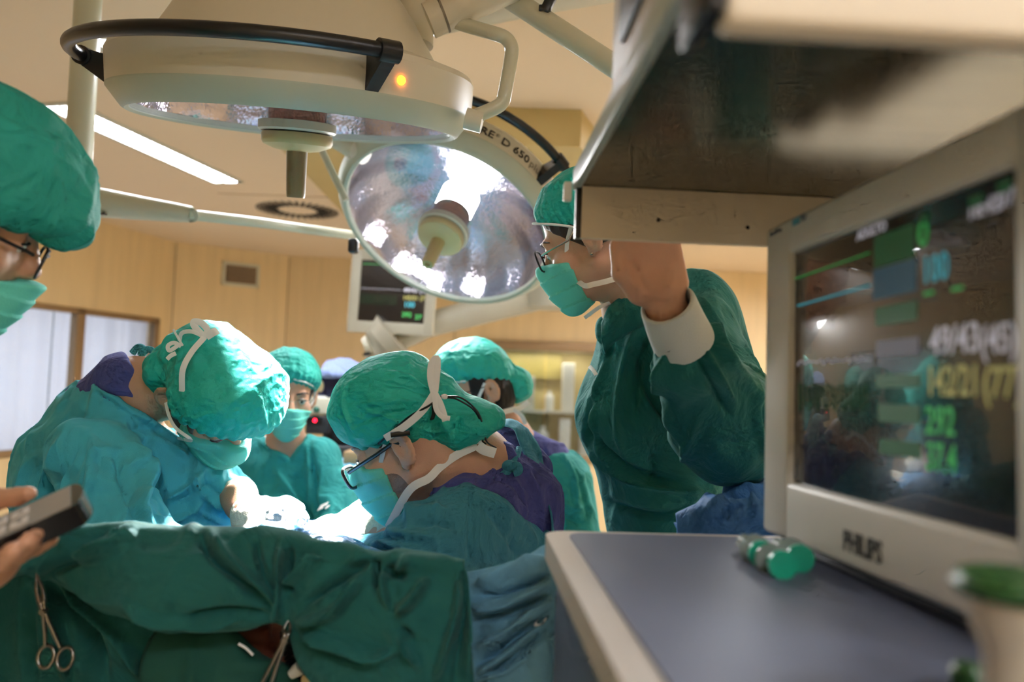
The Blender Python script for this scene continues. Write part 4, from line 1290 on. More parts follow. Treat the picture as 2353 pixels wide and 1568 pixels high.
g2 = U(.03, rcone(W(1020, 1160, 1.66), W(925, 1160, 1.66), .062, .046), rcone(W(925, 1160, 1.66), W(868, 1172, 1.61), .046, .040))
skD = rcone(W(1200, 1420, 1.54), np.array([hipD[0], hipD[1], .34]), .13, .18)
gcutD = cutplane((1075, 1104, 1.45), (1272, 1215, 1.45), Z0, (1050, 1300, 1.45))
gownD = U(.02, inter(U(.03, g1, skD), gcutD, .006), g2)
gfD = [(6, -.004, [(1092, 1110), (1080, 1200), (1075, 1290)]), (8, .006, [(935, 1185), (980, 1170), (1030, 1175)]), (9, -.007, [(945, 1205), (1000, 1200), (1050, 1215)]), (9, .008, [(880, 1225), (930, 1230), (1000, 1235)]),
       (8, -.010, [(865, 1240), (890, 1228), (900, 1250)]), (8, .009, [(850, 1250), (900, 1252), (980, 1270)]), (7, -.008, [(840, 1262), (900, 1266), (960, 1285)]), (9, .006, [(1130, 1150), (1200, 1200), (1240, 1270)]),
       (10, -.006, [(1110, 1170), (1160, 1220), (1200, 1290)]), (5, .007, [(1090, 1106), (1160, 1150), (1245, 1185)]), (6, .006, [(990, 1128), (960, 1160), (930, 1200)])]
ogD = D.part('surgical_gown', gownD, (W(1050, 1200, 1.5) * [1, 1, 0] + [0, 0, .8]), (.42, .42, .8), .0048, 'gown_blue', disp=cloth(15, .005, 8), folds=gfD)
# open back edge of the gown, over the shoulder
yk1 = [W(1120, 968, 1.66), W(1160, 962, 1.63), W(1198, 975, 1.60), W(1228, 1010, 1.57), W(1252, 1070, 1.54), W(1266, 1130, 1.51), W(1274, 1200, 1.49), W(1276, 1260, 1.48)]
yk2 = [W(1112, 990, 1.64), W(1150, 978, 1.60), W(1180, 988, 1.56), W(1196, 1022, 1.53), W(1215, 1058, 1.50), W(1245, 1110, 1.48), W(1264, 1175, 1.46), W(1270, 1262, 1.44)]
sheet('gown_yoke', [yk1, [(a + b) / 2 + CU * .004 for a, b in zip(yk1, yk2)], yk2], 60, 8, MATS['gown_blue'], ogD, .003, disp=cloth(3, .002, 20))
tie = MB()
tie.tube(spline([W(1192, 1032, 1.50), W(1186, 1052, 1.47), W(1174, 1070, 1.45)], 14), .0065, 10)
tie.tube(spline([W(1170, 1072, 1.45), W(1150, 1095, 1.43), W(1112, 1116, 1.41)], 14), .0080, 10, flat=.5, up=-CF)
tie.tube(spline([W(1172, 1074, 1.44), W(1188, 1070, 1.43), W(1193, 1082, 1.43), W(1180, 1088, 1.43)], 14), .0075, 10, flat=.6, up=-CF)
tie.tube(spline([W(1170, 1074, 1.44), W(1162, 1098, 1.43), W(1164, 1124, 1.43)], 14), [.0075] * 10 + [.0095] * 4, 10, flat=.45, up=-CF)
tie.ell(W(1170, 1072, 1.44), (.0135, .011, .0115))
tie.build('gown_tie', MATS['gown_blue'], ogD)
D.cap(ctr=(0, .010, .074), rad=(.098, .108, .096), front=(.104, .028), nape=(-.10, -.022), pouch=[((0, -.100, -.004), (.060, .052, .042)), ((-.01, -.142, -.014), (.045, .034, .024))], amp=.0045, seed=12, pl=14, h=.0034,
      folds=[(5, .004, [(1000, 905), (940, 870), (880, 850)]), (5, -.004, [(995, 915), (930, 890), (860, 880)]), (5, .004, [(990, 930), (920, 920), (830, 930)]), (5, -.004, [(985, 945), (900, 950), (820, 975)]), (5, .004, [(960, 985), (900, 960), (840, 945)]),
             (8, -.008, [(990, 890), (1000, 940), (985, 990)]), (7, .006, [(1010, 960), (1030, 985), (1035, 1010)]), (6, -.005, [(1060, 960), (1040, 990), (1000, 1005)]), (4, .004, [(800, 880), (790, 930), (815, 1000)]), (5, .004, [(880, 1000), (930, 960), (985, 930)])])
D.mask(top=-.004, back=.040)
bd = U(.02, ellip((-.060, .040, -.066), (.04, .046, .042)), ellip((.06, .04, -.066), (.04, .046, .042)), ellip((0, .07, -.10), (.05, .05, .04)))
D.part('stubble', local(inter(grow(HEAD, .0012), bd, .020), D.hc, D.R, D.s), D.hc, .14, .0032, 'stubble')
D.hair('hair_black', lambda P: np.maximum.reduce([P[:, 1] - .034, -(P[:, 1] + .10), P[:, 2] - .05, -(P[:, 2] - (.012 - .1 * P[:, 1]))]), off=.003)
D.brows(); D.eyes()
D.glasses('frame_black', .0030, (.027, .0195), (0, .006, -.004), -.10)
# lace that holds the glasses
lace = [D.H((-.081, .00, .022)), W(960, 950, 1.31), W(1005, 915, 1.30), W(1023, 912, 1.30)]
g_ = [c for c in D.root.children if c.name.startswith('glasses')][0]
for q in ([W(1024, 911, 1.30), W(1060, 915, 1.30), W(1096, 945, 1.33), W(1112, 985, 1.36), W(1118, 1015, 1.40), W(1140, 1030, 1.42)], [W(1024, 914, 1.30), W(1050, 918, 1.30), W(1088, 942, 1.33), W(1106, 975, 1.36), W(1107, 1010, 1.40), W(1116, 1020, 1.42)]):
    MB().tube(spline(q, 40), .0016, 8).build('lace', MATS['black_plastic'], g_)
MB().tube(spline([D.H((-.086, .02, .018)), W(935, 962, 1.32), W(985, 933, 1.30), W(1018, 908, 1.305)], 24), .0018, 8).build('lace', MATS['black_plastic'], g_)
MB().ell(W(1022, 912, 1.30), (.0055, .004, .0045)).build('lace_bead', MATS['strap_white'], g_)
MB().tube([W(898, 1000, 1.32), W(942, 995, 1.32)], .0045, 8, flat=.6, up=-CF).build('lace_sleeve', MATS['black_plastic'], g_)
D.strap([D.H((-.056, .046, -.018)), D.H((-.070, .028, -.002)), D.H((-.0805, .012, .012))], .0042)
D.strap([W(885, 1008, 1.335), W(930, 980, 1.315), W(970, 945, 1.305), W(998, 905, 1.305)], .0065)
D.strap([W(998, 905, 1.30), W(990, 870, 1.30), W(992, 838, 1.30), W(1003, 824, 1.30), W(1004, 850, 1.30), W(999, 900, 1.30)], .0062, name='bow_loop')
D.strap([W(998, 903, 1.30), W(1012, 930, 1.30), W(1024, 968, 1.30)], .0058, name='bow_end')
D.strap([W(998, 906, 1.295), W(1002, 940, 1.295), W(1016, 958, 1.295), W(1034, 962, 1.295)], .0042, name='bow_end')
D.strap([D.H((-.046, .080, -.122)), W(940, 1128, 1.36), W(985, 1100, 1.36), W(1010, 1075, 1.37), W(1050, 1046, 1.38), W(1096, 1024, 1.39)], .0075)
D.strap([W(1098, 1024, 1.385), W(1112, 1034, 1.385), W(1138, 1042, 1.39)], .0095, name='bow_end')
D.strap([W(1100, 1020, 1.385), W(1096, 990, 1.38), W(1108, 955, 1.38), W(1120, 948, 1.38), W(1122, 958, 1.38), W(1112, 972, 1.38)], .0062, name='bow_loop')
gl = inter(grow(hd1[0], .0016), plane((0, -.004, 0), (0, -1, 0)), .002)
fore = U(.01, rcone(W(872, 1168, 1.605), W(812, 1204, 1.545), .041, .030))
glf = U(.012, bounded(local(gl, hd1[1], hd1[2], 1.0), hd1[1], .2), fore)
D.part('surgical_glove', glf, W(800, 1200, 1.53), .15, .0036, 'glove', disp=lambda V, N: .002 * ridged(V * np.array([40, 40, 18.]), 9))

# =========================================================== nurse facing the lens behind them
C = Person('person', (663, 908, 2.47), (.338, -.14, .93), (.155, .987, .1), .98)
C.lo = np.array([-1.05, 2.2, 0]); C.hi = np.array([-.3, 2.95, 1.66])
nc = W(657, 1015, 2.53)
C.limb((C.H((0, -.03, -.05)), .050), (nc, .055))
C.limb((nc, .055), (W(660, 1060, 2.58), .06), (W(655, 1250, 2.58), .10))
C.limb((W(580, 1052, 2.57), .05), (W(735, 1048, 2.54), .05))
C.prims.append(ellip(W(657, 1095, 2.58), (.125, .082, .14)))
C.limb((W(740, 1050, 2.53), .048), (W(778, 1180, 2.46), .04), (W(745, 1290, 2.30), .03))
C.limb((W(578, 1055, 2.57), .048), (W(552, 1180, 2.52), .04), (W(600, 1290, 2.34), .03))
hipC = W(655, 1500, 2.6)
C.limb((W(655, 1250, 2.58), .12), (np.array([hipC[0], hipC[1], .82]), .14))
C.legs(hipC, [(hipC[0] - .09, hipC[1]), (hipC[0] + .09, hipC[1])], .80)
RC = basis(W(690, 1330, 2.2) - W(745, 1290, 2.30), CU)
C.body('person in green V-neck tunic and mint mask facing forward between two bent people', 'skin_tan', .005, [(hand_fn([(30, 40, 30)] * 4), W(745, 1290, 2.30), RC, .95), (hand_fn([(30, 40, 30)] * 4), W(600, 1290, 2.34), basis(W(650, 1330, 2.25) - W(600, 1290, 2.34), CU) * np.array([-1, 1, 1.]), .95)])
def vcut(pa, pb, tip, D_):
    a = cutplane(pa, tip, Z0, (tip[0], tip[1] - 300, D_)); b = cutplane(pb, tip, Z0, (tip[0], tip[1] - 300, D_))
    return lambda P: np.maximum(a(P), b(P))
tor = U(.04, ellip(W(657, 1110, 2.565), (.165, .108, .17)), rcone(W(657, 1180, 2.57), np.array([hipC[0], hipC[1], .85]), .15, .17), rcone(W(585, 1052, 2.57), W(733, 1050, 2.54), .062, .062))
ar = U(.03, rcone(W(738, 1056, 2.53), W(772, 1165, 2.47), .066, .060), rcone(W(772, 1165, 2.47), W(752, 1265, 2.33), .060, .05), rcone(W(578, 1058, 2.57), W(552, 1180, 2.52), .066, .06), rcone(W(552, 1180, 2.52), W(595, 1270, 2.36), .06, .05))
tun = U(.025, tor, ar, rcone(np.array([hipC[0], hipC[1], .85]), np.array([hipC[0], hipC[1], .45]), .17, .19))
vc = vcut((588, 985, 2.45), (716, 980, 2.45), (667, 1058, 2.45), 2.45)
oc = C.part('tunic', sub(tun, vc, .006), np.array([hipC[0], hipC[1], .85]), (.4, .42, .72), .0055, 'gown_sea', disp=cloth(25, .006, 7),
       folds=[(6, .008, [(705, 1020), (716, 1100), (718, 1200)]), (6, -.010, [(712, 1025), (724, 1110), (726, 1200)]), (6, .008, [(630, 1080), (670, 1130), (700, 1180)]), (7, -.008, [(560, 1080), (575, 1140), (585, 1200)]), (5, .006, [(590, 1010), (640, 1045), (668, 1062)]), (5, .006, [(714, 1000), (690, 1040), (668, 1062)])])
und = sub(grow(tor, -.009), vcut((604, 985, 2.45), (703, 980, 2.45), (667, 1064, 2.45), 2.45), .004)
C.part('undershirt', und, W(657, 1080, 2.56), (.22, .15, .16), .0055, 'knit_white')
C.cap('cap_green', ctr=(0, -.004, .062), rad=(.098, .116, .096), front=(.100, .062), nape=(-.10, -.055), amp=.004, seed=22, pl=30, h=.004)
C.mask(top=-.020, back=.030); C.brows(); C.eyes((0, 1, -.25))
C.glasses('frame_silver', .0009, (.024, .017), (0, .002, -.004), 0, False)
C.hair('hair_black', lambda P: np.maximum(P[:, 1] - .045, -(P[:, 1] + .03)), h=.004)
C.strap([C.H((-.060, .040, -.030)), C.H((-.075, .018, -.01)), C.H((-.084, -.01, .03))], .004)
MB().tube(spline([C.H((0, .0995, .066 + .003)), C.H((-.035, .092, .062)), C.H((-.065, .055, .045)), C.H((-.078, .02, .03))], 24), .0026, 8).build('cap_band', MATS['strap_white'], C.root)
# emblem printed on the tunic
def emblem(c, n, upv, sz, m, parent, name='emblem'):
    R = basis(np.cross(upv, n) * 0 + upv, n)   # columns: right, up, normal
    f = MB()
    pts = []
    for a in np.linspace(.9, 5.6, 26): pts.append((sz * .42 * math.cos(a), sz * .5 * math.sin(a), 0))
    f.tube(pts, sz * .17, 8, flat=.12, up=(0, 0, 1), T=lambda v: c + np.asarray(v) @ R.T)
    f.ell((sz * .78, sz * .22, 0), (sz * .17, sz * .17, sz * .03), T=lambda v: c + np.asarray(v) @ R.T)
    return f.build(name, MATS[m], parent)

# =========================================================== assistant at the right rear
E = Person('person', (1099, 903, 2.32), (-.88, -.16, .30), (-.22, .965, -.06), 1.0)
E.lo = np.array([-.35, 2.1, 0]); E.hi = np.array([.42, 2.8, 1.66])
ne = W(1168, 1000, 2.37)
E.limb((E.H((0, -.035, -.045)), .058), (ne, .062))
E.limb((ne, .06), (W(1200, 1060, 2.40), .085), (W(1210, 1300, 2.42), .12))
E.limb((W(1285, 1100, 2.36), .065), (W(1310, 1280, 2.30), .05), (W(1180, 1340, 2.2), .035))
E.limb((W(1130, 1090, 2.52), .06), (W(1080, 1250, 2.5), .045), (W(1000, 1320, 2.38), .03))
hipE = W(1220, 1500, 2.44)
E.limb((W(1210, 1300, 2.42), .12), (np.array([hipE[0], hipE[1], .84]), .13))
E.legs(hipE, [(hipE[0], hipE[1] - .1), (hipE[0] + .02, hipE[1] + .12)], .82)
E.body('person in tied cap with black hair at the nape, facing left at the back', 'skin_tan', .005, [(hand_fn([(30, 40, 30)] * 4), W(1000, 1320, 2.38), basis(W(930, 1360, 2.3) - W(1000, 1320, 2.38), CU), .98), (hand_fn([(30, 40, 30)] * 4), W(1180, 1340, 2.2), basis(W(1080, 1370, 2.15) - W(1180, 1340, 2.2), CU) * np.array([-1, 1, 1.]), .98)])
scr = inter(U(.03, rcone(W(1185, 1035, 2.39), W(1255, 1075, 2.39), .068, .085), rcone(W(1185, 1040, 2.39), W(1190, 1200, 2.42), .068, .12)), cutplane((1110, 1000, 2.38), (1215, 972, 2.38), Z0, (1200, 1100, 2.38)), .006)
E.part('scrub_top', scr, W(1210, 1080, 2.4), (.26, .2, .25), .0055, 'scrub_purple', disp=cloth(51, .005, 9))
gE = U(.04, rcone(W(1285, 1110, 2.37), W(1312, 1270, 2.32), .100, .092), rcone(W(1200, 1150, 2.42), W(1215, 1350, 2.43), .13, .17), rcone(W(1215, 1350, 2.43), np.array([hipE[0], hipE[1], .4]), .17, .19),
       rcone(W(1312, 1270, 2.32), W(1200, 1335, 2.22), .085, .05), rcone(W(1130, 1100, 2.52), W(1085, 1245, 2.5), .085, .07), rcone(W(1085, 1245, 2.5), W(1010, 1310, 2.4), .07, .045))
gE = inter(gE, cutplane((1222, 1062, 2.38), (1292, 1012, 2.38), Z0, (1280, 1150, 2.38)), .006)
E.part('surgical_gown', gE, np.array([hipE[0], hipE[1] - .02, .82]), (.4, .42, .75), .0055, 'gown_sea', disp=cloth(55, .007, 8),
       folds=[(6, .008, [(1290, 1040), (1320, 1100), (1330, 1200)]), (6, -.008, [(1310, 1060), (1340, 1130), (1350, 1200)]), (6, .007, [(1265, 1120), (1300, 1160), (1350, 1180)]), (6, -.007, [(1262, 1150), (1300, 1190), (1345, 1205)])])
E.cap('cap_green', ctr=(0, .012, .066), rad=(.096, .120, .094), front=(.104, .050), nape=(-.10, .005), pouch=[((0, -.105, .010), (.05, .05, .045)), ((0, -.128, -.005), (.045, .034, .043))], amp=.006, seed=33, pl=24, h=.004)
E.mask(top=-.010, back=.040)
E.hair('hair_black', lambda P: np.maximum.reduce([P[:, 1] - .040, P[:, 2] - .06, -(P[:, 2] + .085 - .55 * np.clip(P[:, 1] + .04, -.2, .2)), -(np.abs(P[:, 1] + .012) - np.where(P[:, 2] < .02, .016, 0))]), h=.004, off=.008)
E.brows(); E.eyes()
E.glasses('frame_black', .0012, (.025, .018), (0, .004, -.002), 0)
E.strap([E.H((-.058, .046, -.05)), E.H((-.072, .020, -.012)), E.H((-.082, -.002, .022))], .005)
E.strap([W(1128, 962, 2.24), W(1150, 950, 2.25), W(1178, 942, 2.28), W(1196, 938, 2.30), W(1215, 924, 2.31)], .008)
E.strap([W(1180, 942, 2.28), W(1198, 955, 2.29), W(1208, 975, 2.3)], .006, name='bow_end')
MB().tube(spline([E.H((0, .108, .052)), E.H((-.045, .095, .045)), E.H((-.075, .05, .038))], 24), .003, 8).build('cap_band', MATS['strap_white'], E.root)

# =========================================================== woman reaching up to the shelf
F = Person('person', (1362, 549, 1.58), (-.868, -.348, -.36), (-.374, .927, -.02), 1.0)
F.lo = np.array([.0, .90, .20]); F.hi = np.array([.75, 1.98, 2.05])
nf = W(1452, 712, 1.64)
F.limb((F.H((0, -.035, -.045)), .050), (nf, .054))
F.limb((nf, .056), (W(1500, 790, 1.68), .07), (W(1475, 950, 1.70), .085), (W(1530, 1200, 1.70), .085))
sh_ = W(1605, 770, 1.56); elb = W(1672, 1005, 1.36); wr_ = W(1527, 696, 1.145)
F.limb((W(1560, 740, 1.66), .06), (sh_, .058), (elb, .044), (W(1560, 770, 1.17), .032), (wr_, .0275))
hipF = W(1560, 1560, 1.72)
F.limb((W(1530, 1200, 1.70), .085), (np.array([hipF[0], hipF[1], 1.02]), .13))
F.lo[2] = .19
hf2 = np.array([hipF[0], hipF[1], .98])
for dx, dy in ((-.01, -.10), (.02, .10)):
    a = np.array([hipF[0] + dx, hipF[1] + dy, .29])
    F.limb((hf2 + np.array([dx, dy, 0]) * .5, .09), ((hf2 + a) / 2, .06), (a, .042)); F.prims.append(ellip((a[0], a[1], .245), (.11, .055, .045)))
F.limb((W(1450, 790, 1.80), .05), (W(1420, 1000, 1.86), .042), (W(1440, 1190, 1.80), .03))
RF = basis(W(1494, 560, 1.115) - W(1524, 690, 1.14), CF)   # z = back of the hand, away from the lens
thumbF = ((.034, .022, -.006), (.050, .056, -.006), (.046, .094, .002))
hf1 = (hand_fn([(4, 40, 35)] * 3 + [(4, 40, 35)], .5, thumbF), W(1524, 690, 1.14), RF * (np.array([1, 1, 1.]) if (RF[:, 0] @ CR) < 0 else np.array([-1, 1, 1.])), 1.02)
F.body('person in dark green gown leaning in profile, one hand raised to the metal shelf', 'skin_light', .0042, [hf1], folds=[(7, -.0030, [(1450, 585), (1468, 630), (1490, 668)]), (12, .0030, [(1432, 600), (1450, 640), (1478, 675)]), (12, .0025, [(1545, 600), (1540, 640), (1530, 672)]), (4, -.0016, [(1488, 690), (1525, 696), (1562, 688)]), (4, -.0012, [(1492, 704), (1528, 708), (1560, 700)]), (3, .0014, [(1515, 700), (1522, 740)])])
gFt = U(.05, rcone(W(1475, 800, 1.68), W(1462, 950, 1.70), .088, .118), rcone(W(1462, 950, 1.70), W(1520, 1130, 1.70), .120, .112), rcone(W(1520, 1130, 1.70), np.array([hipF[0], hipF[1], 1.0]), .115, .16), rcone(np.array([hipF[0], hipF[1], 1.0]), np.array([hipF[0], hipF[1], .55]), .16, .19),
        rcone(W(1480, 790, 1.68), W(1580, 735, 1.66), .085, .092), rcone(W(1580, 735, 1.66), W(1640, 950, 1.68), .095, .12), rcone(W(1450, 790, 1.80), W(1420, 1000, 1.86), .07, .065))
gFa = U(.05, rcone(W(1605, 775, 1.57), W(1672, 985, 1.38), .080, .088), rcone(W(1672, 985, 1.37), W(1590, 820, 1.20), .085, .050), rcone(W(1590, 820, 1.20), W(1562, 766, 1.167), .044, .028))
gF = U(.022, inter(gFt, cutplane((1370, 742, 1.64), (1610, 600, 1.64), Z0, (1500, 1000, 1.64)), .008), gFa)
gfF = [(8, .012, [(1475, 740), (1440, 820), (1420, 960), (1440, 1060)]), (9, -.012, [(1500, 760), (1470, 850), (1460, 980)]), (7, .009, [(1395, 830), (1365, 930), (1370, 1020), (1430, 1090)]), (8, -.010, [(1380, 900), (1350, 960), (1360, 1030)]),
       (9, .012, [(1545, 790), (1525, 850), (1530, 920), (1580, 1000), (1590, 1060)]), (8, -.012, [(1460, 800), (1480, 880), (1520, 950), (1560, 985)]), (7, .009, [(1620, 800), (1650, 860), (1690, 930)]), (7, -.009, [(1600, 810), (1640, 890), (1680, 960)]),
       (8, .010, [(1640, 780), (1690, 850), (1740, 930)]), (7, .008, [(1725, 880), (1735, 980), (1758, 1060)]), (7, -.008, [(1745, 930), (1752, 1000), (1762, 1050)]), (6, .008, [(1600, 680), (1640, 740), (1680, 830)]), (7, -.007, [(1580, 690), (1620, 760), (1640, 800)]),
       (6, .010, [(1330, 980), (1380, 1060), (1460, 1110), (1560, 1128), (1650, 1130)]), (9, -.012, [(1345, 970), (1400, 1045), (1480, 1090), (1580, 1105)]), (8, .008, [(1600, 960), (1590, 1020), (1560, 1070)]), (10, -.008, [(1500, 1040), (1500, 1090), (1480, 1110)]), (7, .008, [(1400, 720), (1380, 760), (1395, 800)]), (6, -.008, [(1420, 730), (1405, 790), (1395, 830)]), (9, -.010, [(1395, 1150), (1450, 1175), (1530, 1185), (1630, 1150)])]
ogF = F.part('surgical_gown', gF, (np.array([hipF[0] - .03, 1.52, 1.2])), (.5, .6, .75), .0048, 'gown_green', disp=cloth(65, .006, 6, (1, 1, .45)), folds=gfF)
col = [[W(1378, 742, 1.57), W(1400, 700, 1.56), W(1450, 668, 1.58), W(1500, 655, 1.62)], [W(1380, 775, 1.56), W(1412, 735, 1.54), W(1465, 700, 1.56), W(1515, 680, 1.6)], [W(1392, 812, 1.58), W(1430, 775, 1.57), W(1480, 745, 1.58), W(1530, 720, 1.60)]]
sheet('collar', col, 30, 14, MATS['gown_green'], ogF, .004, disp=cloth(8, .004, 14))
cuf = U(.01, rcone(W(1570, 785, 1.175), W(1534, 700, 1.128), .0465, .0395))
cuf = sub(inter(inter(cuf, plane(W(1531, 697, 1.126), W(1531, 697, 1.126) - W(1567, 775, 1.17)), .003), plane(W(1572, 792, 1.175), W(1567, 775, 1.17) - W(1531, 697, 1.126)), .003), rcone(W(1560, 760, 1.16), W(1520, 670, 1.115), .034, .034), .003)
F.part('cuff', cuf, W(1550, 740, 1.15), .085, .0026, 'knit_white', ogF, disp=lambda V, N: .0012 * noise3(V * 30, 2))
F.strap([W(1354, 842, 1.6), W(1362, 850, 1.58), W(1370, 862, 1.56)], .004, name='gown_tab', parent=ogF)
F.cap('cap_green', ctr=(0, -.012, .062), rad=(.090, .112, .088), front=(.098, .072), nape=(-.10, -.050), amp=.0035, seed=44, pl=36, h=.0034)
MB().tube(spline([F.H((.05, .085, .074)), F.H((0, .0985, .076)), F.H((-.045, .086, .068)), F.H((-.074, .040, .046)), F.H((-.083, -.01, .016))], 30), .0024, 8).build('cap_band', MATS['strap_white'], F.root)
F.mask(top=-.012, back=.046, bottom=-.138); F.brows('hair_brown', .0026); F.eyes((0, .85, -.5))
F.hair('hair_brown', lambda P: np.maximum.reduce([P[:, 1] - .078, -(P[:, 2] - (-.02 + .95 * np.clip(P[:, 1], 0, .2))), P[:, 2] - .12]), off=.003, h=.0034)
F.glasses('frame_black', .0019, (.024, .021), (0, -.004, -.002), 0.0, True, (-.008, .040), .113)
gF_ = [c for c in F.root.children if c.name.startswith('glasses')][0]
for t_ in gF_.children:
    if t_.name.startswith('temple'): t_.data.materials[0] = MATS['frame_silver']
F.strap([F.H((-.054, .050, -.020)), F.H((-.066, .034, .006)), F.H((-.078, .012, .030))], .0042)
F.strap([F.H((-.052, .046, -.070)), W(1345, 657, 1.50), W(1362, 654, 1.50), W(1400, 645, 1.51), W(1440, 632, 1.53)], .0055)
F.strap([F.H((.0, .075, -.140)), W(1378, 706, 1.56), W(1398, 698, 1.58), W(1415, 690, 1.60)], .004)
MB().ell(F.H((-.083, -.007, -.033)), (.0032, .0032, .0032), n=8).build('earring', MATS['frame_silver'], F.root)
# the step she stands on
st = thing('step_stool', (hipF[0], hipF[1], 0), 'low grey step stool under the person reaching to the shelf', 'step stool')
MB().box((hipF[0], hipF[1], .185), (.24, .22, .012), bev=.006).build('tread', MATS['panel_slate'], st)
for sx in (-1, 1):
    for sy in (-1, 1): MB().box((hipF[0] + sx * .2, hipF[1] + sy * .18, .087), (.018, .018, .087)).build('leg', MATS['steel'], st)

# =========================================================== observer at the left edge holding the handset
A = Person('person', (-126, 492, 1.02), (.74, -.36, -.54), (.38, .92, -.05), 1.04)
A.lo = np.array([-1.35, .40, 0]); A.hi = np.array([-.40, 1.45, 1.95])
na = W(-260, 650, 1.07)
A.limb((A.H((0, -.035, -.045)), .058), (na, .064))
A.limb((na, .065), (W(-370, 820, 1.10), .10), (W(-400, 1100, 1.12), .13))
A.limb((W(-400, 1100, 1.12), .13), (np.array([*W(-400, 1100, 1.12)[:2], .9]), .14))
pA = W(-400, 1100, 1.12)
A.legs(pA, [(pA[0], pA[1] - .10), (pA[0], pA[1] + .12)], .9)
A.limb((W(-360, 800, 1.26), .06), (W(-300, 1180, 1.10), .042), (W(-90, 1300, .86), .028))
A.limb((W(-400, 820, .95), .06), (W(-560, 1250, .90), .045), (np.array([*W(-560, 1250, .90)[:2], .95]), .03))
def fing(*ch): return U(.004, *[rcone(W(*ch[i][:3]), W(*ch[i + 1][:3]), ch[i][3], ch[i + 1][3]) for i in range(len(ch) - 1)])
handA = lambda P: np.minimum.reduce([
    sm(U(.012, rcone(W(-90, 1300, .86), W(-30, 1298, .83), .027, .028), rcone(W(-40, 1275, .86), W(10, 1270, .84), .024, .018))(P), np.minimum.reduce([
        fing((-10, 1290, .83, .012), (44, 1272, .80, .0105), (66, 1250, .785, .0095), (68, 1240, .775, .0085))(P),
        fing((5, 1285, .84, .012), (62, 1262, .82, .0105), (80, 1240, .800, .0095), (84, 1226, .79, .0082))(P),
        fing((10, 1275, .86, .012), (80, 1256, .845, .0105), (100, 1244, .83, .0095), (115, 1240, .82, .0085))(P),
        fing((-40, 1300, .81, .012), (8, 1288, .775, .0105), (28, 1270, .765, .0092), (32, 1264, .76, .0082))(P)]), .007),
    sm(rcone(W(-60, 1270, .88), W(-60, 1180, .91), .022, .016)(P), fing((-60, 1180, .91, .016), (-10, 1148, .90, .0125), (40, 1142, .885, .0105), (66, 1134, .875, .0088))(P), .012)])
A.prims.append(bounded(handA, W(0, 1230, .84), .17))
A.body('person in green cap and glasses at the left edge, holding a black handset', 'skin_brown' if False else 'skin_tan', .004)
tA = U(.05, rcone(W(-290, 690, 1.08), W(-370, 830, 1.11), .075, .12), rcone(W(-370, 830, 1.11), W(-400, 1100, 1.12), .13, .15), rcone(pA, np.array([pA[0], pA[1], .55]), .15, .18),
       rcone(W(-360, 800, 1.25), W(-300, 1150, 1.11), .075, .06), rcone(W(-400, 820, .96), W(-540, 1200, .90), .075, .06))
A.part('tunic', tA, np.array([pA[0], pA[1], 1.1]), (.4, .42, .75), .006, 'gown_green', disp=cloth(75, .006, 7))
A.cap('cap_dark', ctr=(0, .012, .062), rad=(.104, .140, .108), front=(.112, .032), nape=(-.10, -.04), pouch=[((0.01, .115, .050), (.06, .042, .040))], amp=.006, seed=55, pl=14, h=.004)
A.mask(top=-.040, back=.036, bulge=.9); A.brows('hair_black', .004); A.eyes()
A.glasses('frame_black', .0019, (.026, .019), (0, .004, -.004), -.05)
A.strap([A.H((.058, .046, -.02)), A.H((.072, .025, -.005)), A.H((.08, -.005, .01))], .0045)

# handset in that hand
lw = cdir(-.071, -.034, .033); ww = cdir(.0315, -.011, .056); ww = ww - lw * (ww @ lw); ww /= np.linalg.norm(ww)
nn = np.cross(lw, ww); nn = nn if nn @ CU > 0 else -nn
HC = W(162, 1162, .80) + lw * .075 - ww * .031                   # centre of the keypad face
RH = np.array([lw, ww, nn]).T
TH_ = lambda v: HC + np.asarray(v) @ RH.T
mat('handset_black', (18, 18, 20), .22, var=.02)
mat('handset_plate', (150, 143, 135), .4, var=.03)
mat('key_white', (206, 200, 194), .5, var=.02)
hs = thing('handset', HC, 'black handset with grey keypad held over the left end of the drape', 'remote control')
ol = [(.10, -.034), (.10, .034)] + [(-.075 - .034 * math.sin(a) * .36, .034 * math.cos(a)) for a in np.linspace(0, PI, 16)]
MB().prism(ol, -.024, -.0008, TH_).build('case', MATS['handset_black'], hs)
MB().prism([(.098, -.031), (.098, .031), (-.075, .031), (-.075, -.031)], -.0012, 0.0, TH_).build('keypad_plate', MATS['handset_plate'], hs)
for j, wv_ in enumerate((-.012, .014)):
    for i in range(5):
        x = -.026 + i * .021 + j * .0
        k_ = MB().box((x, wv_, .0006), (.0085, .0075, .0008), bev=.0006, T=TH_).build('key', MATS['key_white'], hs)
        m_ = MB()
        if i == 0: m_.prism([(x - .003, wv_ - .003), (x + .003, wv_), (x - .003, wv_ + .003)], .0013, .0016, TH_)
        elif i % 2: m_.box((x, wv_, .0014), (.0045, .0006, .0002), T=TH_).box((x + .003, wv_ - .002, .0014), (.0006, .002, .0002), T=TH_)
        else: m_.box((x - .002, wv_, .0014), (.003, .0006, .0002), T=TH_).box((x + .002, wv_ + .002, .0014), (.0006, .002, .0002), T=TH_)
        m_.build('key_symbol', MATS['letter_dark'], k_)
MB().box((.035, .0015, .0002), (.06, .0005, .0002), T=TH_).build('divider', MATS['letter_grey'], hs)
